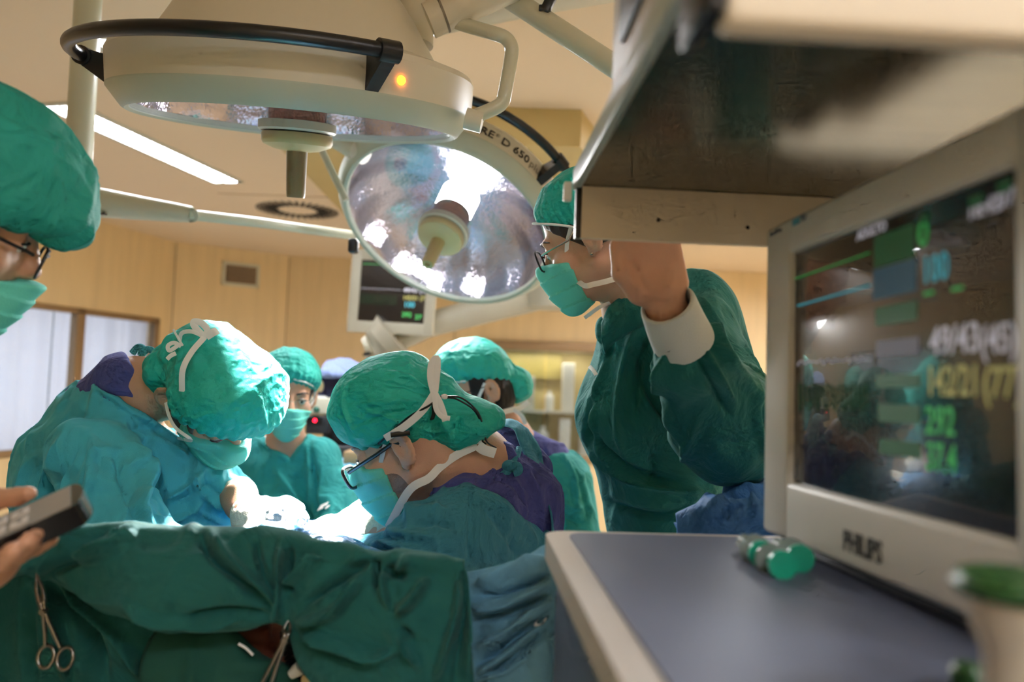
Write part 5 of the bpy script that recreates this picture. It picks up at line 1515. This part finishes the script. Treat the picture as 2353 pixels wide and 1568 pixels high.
# ------------------------------------------------------------------ table, patient and drapes
mat('drape_green', (18, 92, 88), rough=.9, sheen=.2, var=.05, vscale=8, bump=[('noise', 7, .010), ('fine', 900, .0004)])
mat('drape_blue', (106, 162, 190), rough=.9, sheen=.2, var=.05, vscale=8, bump=[('noise', 9, .008), ('fine', 900, .0004)])
mat('drape_plastic', (84, 150, 204), rough=.35, var=.05, bump=[('noise', 24, .012), ('crumple', 18, .008)])
mat('gauze', (238, 240, 238), rough=.9, var=.03, bump=[('noise', 50, .004)])
mat('sheet_royal', (58, 116, 178), rough=.7, var=.05, bump=[('noise', 10, .012)])
mat('patient_cloth', (12, 74, 62), rough=.85)
mat('clamp_steel', (128, 126, 120), .3, metal=1.0, var=.05)
mat('table_pad', (30, 32, 36), rough=.5)
zt = .96
tx = W(650, 1200, 1.5)[0]
tb = thing('operating_table', (tx, 1.75, 0), 'operating table hidden under green and blue drapes', 'operating table')
MB().box((tx, 1.85, zt - .04), (.20, .85, .035), bev=.02).build('tabletop', MATS['table_pad'], tb)
MB().box((tx, 2.0, .50), (.11, .16, .44), bev=.02).build('pedestal', MATS['steel'], tb)
MB().box((tx, 2.0, .05), (.20, .42, .05), bev=.02).build('base', MATS['steel'], tb)
# patient: head toward the lens, body away
PT = Person('person', (560, 1545, 1.13), (0, .8, .3), (.2, -.1, 1), 1.0)
PT.lo = np.array([tx - .32, .80, zt - .2]); PT.hi = np.array([tx + .32, 2.75, zt + .35])
ph = PT.hc
PT.limb((ph + [0, .05, -.02], .055), (np.array([tx, ph[1] + .25, zt + .07]), .06))
PT.limb((np.array([tx - .15, 1.45, zt + .06]), .06), (np.array([tx + .15, 1.45, zt + .06]), .06))
PT.limb((np.array([tx, 1.45, zt + .08]), .08), (np.array([tx, 1.9, zt + .05]), .08), (np.array([tx, 2.2, zt + .0]), .055), (np.array([tx, 2.7, zt - .01]), .045))
PT.body('person lying under green drapes, only brown skin and a green cap showing', 'skin_brown', .007)
capP = U(.02, rcone(W(480, 1530, 1.08), W(560, 1560, 1.08), .085, .075), ellip(W(525, 1600, 1.07), (.10, .07, .06)))
capP = inter(capP, cutplane((520, 1452, 1.08), (640, 1530, 1.08), Z0, (500, 1560, 1.08)), .008)
PT.part('patient_cap', capP, W(520, 1560, 1.08), .2, .0045, 'patient_cloth', disp=cloth(91, .005, 12))
MB().tube(spline([W(548, 1480, 1.02), W(565, 1490, 1.02), W(582, 1506, 1.02)], 12), .0018, 8).build('cap_edge', MATS['strap_white'], PT.root)

def WD(pts): return [W(*p) for p in pts]
# blue cover of the patient, between the two surgeons
xs = (470, 560, 620, 690, 760, 830, 920)
cv = [WD([(x, y, d) for x, y, d in row]) for row in (
    [(430, 1620, 1.19), (560, 1600, 1.19), (640, 1600, 1.19), (700, 1600, 1.19), (780, 1600, 1.19), (860, 1600, 1.19), (960, 1620, 1.20)],  # extra front row, added to shade the patient's head from lamp light
    [(430, 1330, 1.20), (560, 1262, 1.20), (640, 1252, 1.20), (700, 1256, 1.20), (780, 1276, 1.20), (860, 1300, 1.20), (960, 1420, 1.22)],
    [(440, 1320, 1.38), (560, 1240, 1.38), (640, 1222, 1.38), (705, 1216, 1.38), (770, 1240, 1.38), (850, 1275, 1.38), (950, 1400, 1.40)],
    [(450, 1310, 1.56), (560, 1238, 1.56), (640, 1226, 1.56), (705, 1220, 1.56), (760, 1232, 1.56), (830, 1262, 1.56), (930, 1380, 1.58)],
    [(470, 1330, 1.9), (570, 1232, 1.9), (640, 1214, 1.9), (700, 1212, 1.9), (750, 1216, 1.9), (820, 1240, 1.9), (900, 1350, 1.9)],
    [(500, 1290, 2.25), (580, 1214, 2.25), (640, 1208, 2.25), (700, 1206, 2.25), (750, 1208, 2.25), (800, 1222, 2.25), (860, 1300, 2.25)])]
o = sheet('patient_drape', cv, 90, 90, MATS['drape_plastic'], None, .003, disp=cloth(101, .010, 9))
tag(o, 'light blue sheet over the lit operating field between the two bent people', 'drape')
# gauze pads under the hands
for (x, y, d, r, lab) in ((655, 1192, 1.46, (.040, .034, .030), 'bright white bunched gauze under the left gloved hands'), (735, 1232, 1.44, (.036, .026, .016), 'small white gauze flat beside the right gloved hand')):
    o = organic('gauze_swab', ellip(W(x, y, d), r), W(x, y, d) - .09, W(x, y, d) + .09, .003, MATS['gauze'], None, disp=cloth(int(x), .006, 22, (1, 1, 1)))
    tag(o, lab, 'swab')

# green drape hung over the screen in front
top = [(-120, 1262, 1.06), (20, 1240, 1.05), (130, 1214, 1.04), (250, 1205, 1.04), (360, 1206, 1.04), (480, 1212, 1.04), (600, 1222, 1.03), (680, 1232, 1.02), (760, 1258, 1.00), (860, 1274, .985), (960, 1280, .975), (1066, 1291, .965)]
back = [(x, y + 45 + (20 if x > 700 else 0), d + .21) for x, y, d in top]  # unseen back row, lengthened to keep lamp light off the patient
m1 = [(-120, 1290, 1.02), (20, 1275, 1.01), (130, 1250, 1.0), (250, 1245, .99), (360, 1250, .985), (480, 1258, .985), (600, 1268, .985), (680, 1282, .985), (760, 1300, .965), (860, 1318, .95), (960, 1330, .945), (1072, 1345, .94)]
m2 = [(-120, 1320, 1.00), (10, 1305, 1.0), (110, 1298, .995), (240, 1320, .97), (350, 1345, .955), (480, 1352, .955), (590, 1350, .97), (660, 1358, .98), (740, 1385, .95), (860, 1410, .93), (970, 1425, .925), (1080, 1425, .925)]
m3 = [(-120, 1350, 1.01), (0, 1332, 1.01), (92, 1324, 1.01), (215, 1382, .985), (330, 1425, .965), (440, 1440, .965), (560, 1430, .975), (652, 1420, .99), (745, 1480, .955), (860, 1510, .935), (970, 1520, .925), (1086, 1505, .925)]
m4 = [(-120, 1362, 1.03), (0, 1342, 1.03), (86, 1332, 1.03), (210, 1395, 1.01), (325, 1440, .99), (440, 1457, .99), (560, 1443, 1.0), (650, 1428, 1.0), (720, 1560, .975), (850, 1640, .95), (970, 1680, .94), (1092, 1640, .935)]
gfd = [(9, .010, [(200, 1215), (150, 1260), (95, 1320)]), (8, -.009, [(240, 1220), (190, 1275), (110, 1325)]), (9, .009, [(300, 1215), (240, 1270), (190, 1300)]), (8, .010, [(310, 1220), (300, 1245), (240, 1275), (190, 1290)]),
       (9, -.010, [(460, 1225), (470, 1255), (500, 1290), (560, 1340), (640, 1400)]), (10, .008, [(480, 1222), (520, 1280), (600, 1350), (650, 1405)]), (8, -.008, [(590, 1240), (600, 1300), (625, 1370)]), (10, .012, [(650, 1250), (642, 1310), (645, 1370), (655, 1415)]), (9, -.012, [(668, 1260), (662, 1320), (672, 1360)]),
       (10, .010, [(760, 1280), (700, 1320), (665, 1345)]), (9, -.010, [(850, 1290), (780, 1330), (700, 1390)]), (9, .011, [(840, 1320), (810, 1370), (760, 1410), (690, 1420)]), (9, -.014, [(862, 1280), (868, 1320), (862, 1350)]), (8, .010, [(872, 1290), (885, 1370), (920, 1450), (965, 1530)]),
       (9, -.012, [(890, 1380), (915, 1440), (945, 1470)]), (10, .012, [(985, 1335), (950, 1380), (910, 1410)]), (10, -.010, [(920, 1300), (900, 1315), (935, 1325)]), (8, .010, [(940, 1290), (905, 1310)]), (9, .010, [(700, 1440), (780, 1470), (860, 1500), (915, 1490)]), (8, -.010, [(690, 1450), (760, 1490), (850, 1515)]),
       (8, .008, [(1060, 1300), (1050, 1400), (1020, 1500), (1000, 1560)]), (7, -.010, [(1062, 1310), (1066, 1400), (1045, 1568)]), (7, .006, [(1075, 1310), (1085, 1400), (1075, 1560)]), (8, .007, [(280, 1380), (360, 1420), (460, 1430), (560, 1415)]), (8, -.008, [(420, 1425), (520, 1405), (620, 1410)])]
g = sheet('surgical_drape', [WD(back), WD(top), WD(m1), WD(m2), WD(m3), WD(m4)], 260, 130, MATS['drape_green'], None, .0025, disp=cloth(111, .0055, 7), folds=[(w, h * 1.45, q) for w, h, q in gfd])
tag(g, 'large dark green drape hung in swags across the front of the table', 'drape')
# lower sheets hanging behind the swag
lo = [WD(r) for r in ([(-70, 1270, 1.12), (0, 1262, 1.11), (90, 1262, 1.09), (200, 1300, 1.09), (330, 1340, 1.10), (445, 1360, 1.12)],
                      [(-70, 1450, 1.11), (0, 1440, 1.10), (80, 1440, 1.08), (180, 1470, 1.09), (320, 1510, 1.10), (440, 1490, 1.13)],
                      [(-70, 1700, 1.13), (0, 1700, 1.12), (90, 1700, 1.10), (210, 1700, 1.11), (320, 1700, 1.12), (400, 1660, 1.16)],
                      [(-70, 2700, 1.2), (0, 2700, 1.18), (90, 2700, 1.17), (210, 2700, 1.17), (320, 2700, 1.18), (400, 2700, 1.22)])]
o = sheet('surgical_drape', lo, 110, 120, MATS['drape_green'], None, .0025, disp=cloth(121, .008, 6, (1, 1, .3)), folds=[(12, .016, [(100, 1340), (130, 1450), (150, 1568)]), (12, -.016, [(110, 1335), (200, 1450), (240, 1568)]), (12, .014, [(120, 1335), (260, 1460), (330, 1568)]), (12, -.014, [(60, 1340), (55, 1450), (70, 1568)])])
tag(o, 'darker green drape hanging in shadow below the left clamp', 'drape')
# blue drape at the right, behind the workstation corner
bl = [WD(r) for r in ([(1040, 1330, 1.10), (1085, 1312, 1.07), (1130, 1300, 1.06), (1190, 1284, 1.05), (1262, 1258, 1.04), (1300, 1250, 1.05)],
                      [(1040, 1380, 1.07), (1085, 1365, 1.05), (1130, 1358, 1.03), (1190, 1335, 1.02), (1262, 1305, 1.01), (1310, 1290, 1.02)],
                      [(1040, 1470, 1.06), (1085, 1455, 1.04), (1130, 1445, 1.02), (1190, 1410, 1.01), (1262, 1370, 1.0), (1320, 1350, 1.01)],
                      [(1040, 1570, 1.05), (1085, 1560, 1.03), (1130, 1545, 1.01), (1190, 1510, 1.0), (1262, 1470, .99), (1340, 1440, 1.0)],
                      [(1040, 1700, 1.06), (1085, 1700, 1.04), (1130, 1690, 1.02), (1190, 1660, 1.0), (1270, 1600, .99), (1360, 1560, 1.0)],
                      [(1040, 2700, 1.1), (1085, 2700, 1.08), (1130, 2700, 1.07), (1190, 2700, 1.06), (1270, 2700, 1.05), (1340, 2700, 1.06)])]
bd_ = sheet('blue_drape', bl, 90, 150, MATS['drape_blue'], None, .0025, disp=cloth(131, .004, 9),
          folds=[(9, .012, [(1090, 1345), (1150, 1330), (1270, 1285)]), (8, -.014, [(1090, 1372), (1160, 1360), (1265, 1320)]), (9, .012, [(1090, 1400), (1150, 1395), (1260, 1345)]), (8, -.014, [(1095, 1420), (1160, 1412), (1262, 1365)]), (10, .012, [(1095, 1490), (1170, 1450), (1262, 1385)]), (9, -.014, [(1090, 1530), (1150, 1490), (1262, 1410)]), (8, .012, [(1095, 1550), (1160, 1505), (1255, 1430)]), (6, -.010, [(1100, 1568), (1170, 1515), (1262, 1440)])])
tag(bd_, 'blue drape falling in diagonal folds beside the workstation', 'drape')
def print_mark(pxl, d, sz, m, parent, nrm):
    c = W(*pxl, d); n = nrm / np.linalg.norm(nrm); u = CU - n * (CU @ n); u /= np.linalg.norm(u)
    R = np.array([np.cross(u, n), u, n]).T
    f = MB(); T = lambda v: c + np.asarray(v) @ R.T
    f.tube([(sz * .45 * math.cos(a), sz * .5 * math.sin(a), 0) for a in np.linspace(.7, 5.6, 26)], sz * .16, 8, flat=.10, up=R @ [0, 0, 1.] * 0 + np.array([0, 0, 1.]), T=T)
    f.ell((sz * .95, sz * .25, 0), (sz * .2, sz * .2, sz * .02), T=T)
    f.build('printed_mark', MATS[m], parent)

# royal blue sheet behind the monitor
rb = [WD(r) for r in ([(1610, 1190, 1.42), (1645, 1140, 1.40), (1668, 1092, 1.40), (1720, 1080, 1.38), (1830, 1070, 1.36)], [(1580, 1214, 1.34), (1620, 1185, 1.32), (1650, 1170, 1.32), (1720, 1150, 1.30), (1830, 1130, 1.28)],
                      [(1560, 1226, 1.24), (1605, 1205, 1.22), (1650, 1192, 1.20), (1720, 1180, 1.20), (1830, 1170, 1.20)], [(1560, 1300, 1.2), (1605, 1290, 1.18), (1650, 1280, 1.16), (1720, 1280, 1.16), (1830, 1280, 1.16)], [(1560, 2500, 1.2), (1605, 2500, 1.18), (1650, 2500, 1.16), (1720, 2500, 1.16), (1830, 2500, 1.16)])]
o = sheet('blue_sheet', rb, 70, 80, MATS['sheet_royal'], None, .003, disp=cloth(141, .010, 10), folds=[(6, .010, [(1610, 1190), (1680, 1150), (1750, 1125)]), (6, -.010, [(1600, 1200), (1690, 1165), (1755, 1150)])])
tag(o, 'royal blue sheet bunched behind the patient monitor', 'sheet')

# ------------------------------------------------------------------ clamps
def clamp(tip, pivot, r1, r2, dep, label, ring):
    """towel clamp: tip, pivot, two ring centres (pixels), depth"""
    t = thing('towel_clamp', W(*pivot, dep), label, 'clamp', 'metal towel clamps on the green drape')
    for k, (rc, sgn) in enumerate(((r1, -1), (r2, 1))):
        a = W(*tip, dep + .012); p = W(*pivot, dep); e = W(*rc, dep)
        d = (e - p) / np.linalg.norm(e - p)
        mid = (a + p) / 2 + CR * sgn * .004
        st_ = e - d * ring * 1.15
        arm_ = MB().tube(spline([a, mid, p + CR * sgn * .0015, (p + st_) / 2, st_], 30), np.concatenate([np.linspace(.0012, .0032, 12), np.full(18, .0026)]), 10)
        rp = [e + (math.cos(w) * CR * ring * .78 + math.sin(w) * CU * ring * 1.0) + CF * .004 * math.sin(w) for w in np.linspace(0, 2 * PI, 28, endpoint=False)]
        arm_.tube(rp, .0023, 10, closed=True)
        arm_.build('arm', MATS['clamp_steel'], t)
    MB().tube([W(*pivot, dep) - CF * .005, W(*pivot, dep) + CF * .005], .0035, 12).build('pivot', MATS['clamp_steel'], t)
clamp((84, 1318), (100, 1405), (106, 1510), (150, 1514), .985, 'metal towel clamp with ring handles hanging at the left end of the green drape', .0125)
clamp((664, 1424), (655, 1470), (566, 1640), (600, 1650), .97, 'metal towel clamp hanging in the middle gap of the green drape', .0125)

# tubes at the patient's head
tbx = thing('breathing_circuit', W(685, 1560, 1.06), 'dark breathing tube with white connector in the gap below the middle clamp', 'tube')
pts = spline(WD([(665, 1450, 1.10), (672, 1500, 1.08), (690, 1545, 1.07), (700, 1620, 1.06)]), 60)
MB().tube(pts, [.012 + .0015 * math.sin(i * 2.1) for i in range(60)], 16).build('tube', MATS['black_plastic'], tbx)
MB().tube(WD([(668, 1552, 1.03), (684, 1540, 1.03), (690, 1535, 1.03)]), [.006, .009, .009], 14).build('connector', MATS['white_plastic'], tbx)
MB().box(W(712, 1566, 1.03), (.010, .01, .010), bev=.004).build('filter', MATS['hub_beige'], tbx)

# ------------------------------------------------------------------ hanging monitor at the back
MCX, MD = (903, 672), 4.2
RMo = basis(np.array([.16, 1, -.0]), [0.03, 0, 1.]); fx, ff, fu = RMo.T
mc = W(*MCX, MD); T_ = frame(mc, fx, ff, fu)
mw = thing('wall_monitor', mc, 'cream display with vital signs hanging behind the tilted lamp', 'monitor')
hx, hz = px(101, MD), px(96, MD)
f = MB()
sx0, sx1, sz0, sz1 = -px(78, MD), px(80, MD), -px(70, MD), px(72, MD)
for a0, a1, b0, b1 in ((-hx, sx0, -hz, hz), (sx1, hx, -hz, hz), (sx0, sx1, -hz, sz0), (sx0, sx1, sz1, hz)):
    f.box(((a0 + a1) / 2, 0, (b0 + b1) / 2), ((a1 - a0) / 2 + .001, .02, (b1 - b0) / 2 + .001), bev=.003, T=T_)
f.box((0, .05, 0), (hx * .9, .04, hz * .85), bev=.02, T=T_)
mat('arm_cream', (166, 160, 142), .45)
f.build('bezel', MATS['arm_cream'], mw)
ls = MB().box(((sx0 + sx1) / 2, -.008, (sz0 + sz1) / 2), ((sx1 - sx0) / 2 + .002, .006, (sz1 - sz0) / 2 + .002), T=T_).build('screen', MATS['lcd'], mw)
def mtxt(s, u, v, size, m):
    Tm = lambda q: T_(np.stack([sx0 + (sx1 - sx0) * u + q[:, 0], -.0145 - q[:, 2], sz0 + (sz1 - sz0) * v + q[:, 1]], 1))
    text_mesh(s, size, Tm, 'readout', MATS[m], ls, .0005, .001)
def mtr(uv, m, r=.0012):
    MB().tube([T_(np.array([[sx0 + (sx1 - sx0) * u, -.0148, sz0 + (sz1 - sz0) * v]]))[0] for u, v in uv], r, 6).build('trace', MATS[m], ls)
mtr([(.02, .93), (.55, .93)], 'px_green', .0016)
mtr([(.02 + i * .011, .52 + .012 * ((i * 7) % 3)) for i in range(56)], 'px_white', .0011)
for i in range(20): mtr([(.03 + i * .028, .28), (.03 + i * .028, .44)], 'px_dgreen', .0009)
mtxt('49/43 (45)', .66, .50, .034, 'px_white'); mtxt('142/21 (77)', .66, .38, .030, 'px_yellow'); mtxt('100', .68, .26, .040, 'px_cyan'); mtxt('292', .66, .10, .036, 'px_green'); mtxt('37', .86, .07, .036, 'px_green')
def at_(x, y, d): return W(x, y, d)
MB().tube([at_(905, 770, 4.2), at_(880, 790, 4.2)], [px(60, 4.2), px(48, 4.2)], 24).build('neck', MATS['arm_cream'], mw)
MB().tube([at_(885, 770, 4.22), at_(868, 815, 4.22), at_(866, 880, 4.22)], [px(46, 4.2), px(30, 4.2), px(26, 4.2)], 20).build('joint', MATS['arm_cream'], mw)
MB().tube([at_(838, 795, 4.15), at_(850, 790, 4.15)], [px(18, 4.2), px(22, 4.2)], 16).build('joint_cap', MATS['cream_plastic'], mw)
MB().tube([at_(834, 815, 4.13), at_(850, 813, 4.13)], px(4, 4.2), 8).build('lever', MATS['black_plastic'], mw)
am = MB().tube([at_(880, 800, 4.25), at_(980, 748, 4.3), at_(1160, 700, 4.4), at_(1260, 672, 4.45)], [px(26, 4.2), px(30, 4.2), px(34, 4.2), px(38, 4.2)], 20)
am.build('support_arm', MATS['arm_cream'], mw)
e_ = at_(1262, 668, 4.45)
MB().tube([(e_[0], e_[1], e_[2] - .10), (e_[0], e_[1], e_[2] + .04)], [px(62, 4.45), px(72, 4.45)], 28).tube([(e_[0], e_[1], e_[2]), (e_[0], e_[1], ZC)], .06, 20).build('ceiling_post', MATS['arm_cream'], mw)

# ------------------------------------------------------------------ equipment tower behind the nurse
ED = 3.6
mat('tower_navy', (34, 36, 70), .35, var=.03); mat('tower_dark', (38, 40, 46), .45, var=.05); mat('cover_blue', (136, 156, 206), .6, var=.05, bump=[('noise', 12, .01)])
mat('led_red', (255, 20, 40), .4, var=0, emit=(255, 20, 50), estr=8.0); mat('knob_green', (20, 92, 78), .4, var=0)
ec = W(775, 960, ED); xw = px(46, ED)
et = thing('equipment_tower', (ec[0], ec[1], 0), 'dark equipment tower with a red display standing behind the person facing forward', 'medical cart')
zy = lambda y, x=775: W(x, y, ED)[2]
MB().box((ec[0] + .01, ec[1] + .06, (zy(1020) + .1) / 2), (xw * 1.25, .16, (zy(1020) - .1) / 2), bev=.01).build('cart_body', MATS['tower_dark'], et)
MB().box((ec[0] + .04, ec[1] + .08, (zy(865) + zy(1020)) / 2), (xw * 1.05, .12, (zy(865) - zy(1020)) / 2), bev=.01).build('rack', MATS['tower_dark'], et)
for a in (-1, 1):
    for b in (-1, 1): MB().ell((ec[0] + a * xw, ec[1] + .06 + b * .12, .045), (.03, .045, .045), n=10).build('caster', MATS['black_plastic'], et)
t1 = thing('vaporiser', (W(785, 890, ED)[0], ec[1], zy(912)), 'navy device with a cream dial on top of the equipment tower', 'medical device')
MB().box((W(785, 890, ED)[0], ec[1], (zy(866) + zy(914)) / 2), (px(48, ED), .07, (zy(866) - zy(914)) / 2), bev=.008).build('case', MATS['tower_navy'], t1)
pdl = W(743, 888, ED); pdl[1] = ec[1] - .07
MB().ell(pdl, (px(9, ED), .008, px(14, ED)), n=12).build('dial', MATS['hub_beige'], t1)
MB().box(pdl + [px(2, ED), .004, -px(23, ED)], (px(14, ED), .004, px(2, ED))).build('label_strip', MATS['strap_white'], t1)
pc_ = W(787, 848, ED)
o = organic('blue_cover', inter(ellip((pc_[0], ec[1], zy(868)), (px(52, ED), .13, px(46, ED))), plane((0, 0, zy(867)), (0, 0, -1)), .012), np.array([pc_[0] - .2, ec[1] - .2, zy(868) - .05]), np.array([pc_[0] + .2, ec[1] + .2, zy(868) + .18]), .005, MATS['cover_blue'], None, disp=cloth(151, .006, 9))
tag(o, 'pale blue cloth cover lying on top of the navy device', 'cover')
t2 = thing('flow_meter', (W(745, 930, ED)[0], ec[1] - .03, zy(950)), 'small cream meter with a green knob on the equipment tower', 'medical device')
q = W(748, 932, ED)
MB().box((q[0], ec[1] - .07, q[2]), (px(24, ED), .05, px(19, ED)), bev=.008).build('case', MATS['cream_plastic'], t2)
MB().ell((W(742, 940, ED)[0], ec[1] - .122, W(742, 940, ED)[2]), (px(7, ED), .012, px(7, ED)), n=12).build('knob', MATS['knob_green'], t2)
t3 = thing('pump', (W(742, 975, ED)[0], ec[1] - .03, zy(990)), 'dark pump with a glowing red display under the cream meter', 'medical device')
q = W(744, 974, ED)
MB().box((q[0], ec[1] - .07, q[2]), (px(26, ED), .05, px(20, ED)), bev=.006).build('case', MATS['tower_dark'], t3)
q2 = W(739, 964, ED)
MB().box((q2[0], ec[1] - .121, q2[2]), (px(17, ED), .002, px(8, ED))).build('display', MATS['black_plastic'], t3)
MB().ell((q2[0], ec[1] - .124, q2[2]), (px(4, ED), .003, px(4, ED)), n=8).build('red_readout', MATS['led_red'], t3)

# ------------------------------------------------------------------ instrument table
ID = 2.75
ic = W(835, 1110, ID)
it = thing('instrument_table', (ic[0], ic[1] + .15, 0), 'instrument table under a blue cloth beyond the lit operating field', 'table')
zi = W(835, 1085, 2.95)[2]
MB().box((ic[0] + .02, ic[1] + .25, zi - .02), (.24, .30, .012), bev=.004).build('tabletop', MATS['steel'], it)
for a in (-1, 1):
    for b in (-1, 1): MB().tube([(ic[0] + .02 + a * .21, ic[1] + .25 + b * .26, 0), (ic[0] + .02 + a * .21, ic[1] + .25 + b * .26, zi - .02)], .012, 10).build('leg', MATS['steel'], it)
V = []; n = 40
rows = [[(ic[0] + .02 - .26 + .52 * i / 6, ic[1] + y, z + .004 * math.sin(i * 2 + k)) for i in range(7)] for k, (y, z) in enumerate(((-.075, zi - .45), (-.07, zi - .02), (-.04, zi + .002), (.20, zi + .002), (.50, zi + .004), (.57, zi - .02), (.58, zi - .3)))]
o = sheet('table_cloth', rows, 60, 90, MATS['drape_blue'], None, .003, disp=cloth(161, .006, 8)); tag(o, 'blue cloth covering the instrument table beyond the operating field', 'cloth')
mat('tray_tan', (170, 140, 100), .5)
tr = MB().box((ic[0] + .0, ic[1] + .47, zi + .03), (.16, .05, .025), bev=.006).build('instrument_tray', MATS['tray_tan']); tag(tr, 'tan tray standing at the back of the blue instrument table', 'tray')
random.seed(5)
for i in range(9):
    a = random.uniform(-.6, .6); c = np.array([ic[0] - .14 + .034 * i, ic[1] + .16 + random.uniform(-.05, .05), zi + .012])
    d = np.array([math.sin(a), math.cos(a), 0]); e = np.array([d[1], -d[0], 0])
    f = MB().tube([c - d * .07, c - d * .02, c + d * .03, c + d * .05], [.003, .0035, .003, .001], 8)
    for s in (-1, 1): f.tube([c - d * .085 + e * s * .011 + (math.cos(w) * d + math.sin(w) * e) * .010 for w in np.linspace(0, 2 * PI, 12, endpoint=False)], .002, 6, closed=True)
    o = f.build('instrument', MATS['steel']); tag(o, 'small steel surgical instrument in the row on the blue table cloth', 'instrument', 'steel instruments on the blue table')

# printed marks on cloth, laid on the surface itself
def hit(o, x, y):
    d = W(x, y, 1.0) - CAM; d /= np.linalg.norm(d)
    ok, loc, nor, _ = o.ray_cast(Vector(CAM), Vector(d))
    return (np.array(loc), np.array(nor)) if ok else None
def cloth_mark(o, x, y, sz, kind):
    h_ = hit(o, x, y)
    if h_ is None: print('no hit for mark', o.name); return
    c, n = h_
    if n @ (CAM - c) < 0: n = -n
    u = CU - n * (CU @ n); u /= np.linalg.norm(u); r = np.cross(u, n)
    T = lambda v: c + n * .004 + np.asarray(v)[:, :1] * r + np.asarray(v)[:, 1:2] * u + np.asarray(v)[:, 2:] * n
    f = MB()
    arc = [(sz * .42 * math.cos(a), sz * .46 * math.sin(a), 0) for a in np.linspace(.75 + PI * .75, 5.5 + PI * .75, 24)]
    f.tube(arc, sz * .17, 8, flat=.08, up=n, T=T) if kind == 'c' else f.prism([(-sz * .5, 0), (0, sz * .62), (sz * .4, sz * .2), (sz * .12, 0), (sz * .4, -sz * .2), (0, -sz * .62)], -.0005, .0005, T)
    if kind != 'c': f.ell((sz * .78, sz * .10, 0), (sz * .2, sz * .26, .0006), n=8, T=T)
    f.build('printed_mark', MATS['strap_white'], o)
cloth_mark(bd_, 1244, 1436, .015, 'c')
cloth_mark(oc, 744, 1166, .036, 'd')
P_TILT, P_BIG, P_DAY, P_SPILL, EXPO = 54.0, 62.0, 28.0, 10.0, 0.0
x0c, x1c, z1c = k0[0], k1[0], k0[2]
# ------------------------------------------------------------------ light
wd = bpy.data.worlds.new('world'); SC.world = wd; wd.use_nodes = True
wd.node_tree.nodes['Background'].inputs[0].default_value = (.75, .85, 1.0, 1); wd.node_tree.nodes['Background'].inputs[1].default_value = .35
def area(name, c, n, size, power, col=(1, 1, 1), spread=180, shape='DISK', size_y=None):
    l = bpy.data.lights.new(name, 'AREA'); l.shape = shape; l.size = size; l.energy = power; l.color = col; l.spread = math.radians(spread)
    if size_y: l.size_y = size_y
    o = bpy.data.objects.new(name, l); COL.objects.link(o)
    o.location = [float(v) for v in c]; o.rotation_euler = Vector([float(v) for v in n]).to_track_quat('-Z', 'Y').to_euler()
    return o
# the two operating lamps
for key, tgt, pw, sp in (('tilted', W(638, 1085, 1.47), P_TILT, 11), ('big', W(690, 1180, 1.50), P_BIG, 14)):
    c, x, y, z, T = LAMPS[key]
    for k in range(6):
        w = 2 * PI * k / 6 + .3
        p = T(np.array([[.21 * math.cos(w), .21 * math.sin(w), -.008]]))[0]
        area(key + '_lamp_light', p, tgt - p, .13, pw / 6, (1, .975, .95), sp)
c, x, y, z, T = LAMPS['tilted']
area('tilted_lamp_spill', T(np.array([[0, 0, -.17]]))[0], W(760, 1000, 1.8) - c, .3, P_SPILL, (1, .98, .96), 120)
# daylight behind the blind
area('daylight', LW((sW0 + sW1) / 2, (wz0 + wz1) / 2, .6), np.array([-n_left[0], -n_left[1], 0]), 2.8, P_DAY, (.92, .93, 1.0), 180, 'RECTANGLE', 1.4)
area('cabinet_lamp', ((x0c + x1c) / 2, YB + .25, z1c - .02), np.array([0, .1, -1.]), .9, 6, (1, .9, .75), 180, 'RECTANGLE', .08)
vs = SC.view_settings
SC.display_settings.display_device = 'sRGB'
vs.view_transform = 'Standard'; vs.look = 'None'; vs.exposure = EXPO; vs.gamma = 1.0; vs.use_curve_mapping = False
SC.cycles.use_denoising = True
SC.cycles.max_bounces = 7; SC.cycles.diffuse_bounces = 4; SC.cycles.glossy_bounces = 3; SC.cycles.transmission_bounces = 4; SC.cycles.transparent_max_bounces = 10
SC.cycles.use_adaptive_sampling = True; SC.cycles.adaptive_threshold = .10; SC.cycles.adaptive_min_samples = 12
SC.cycles.sample_clamp_indirect = 4.0
SC.cycles.caustics_reflective = False; SC.cycles.caustics_refractive = False
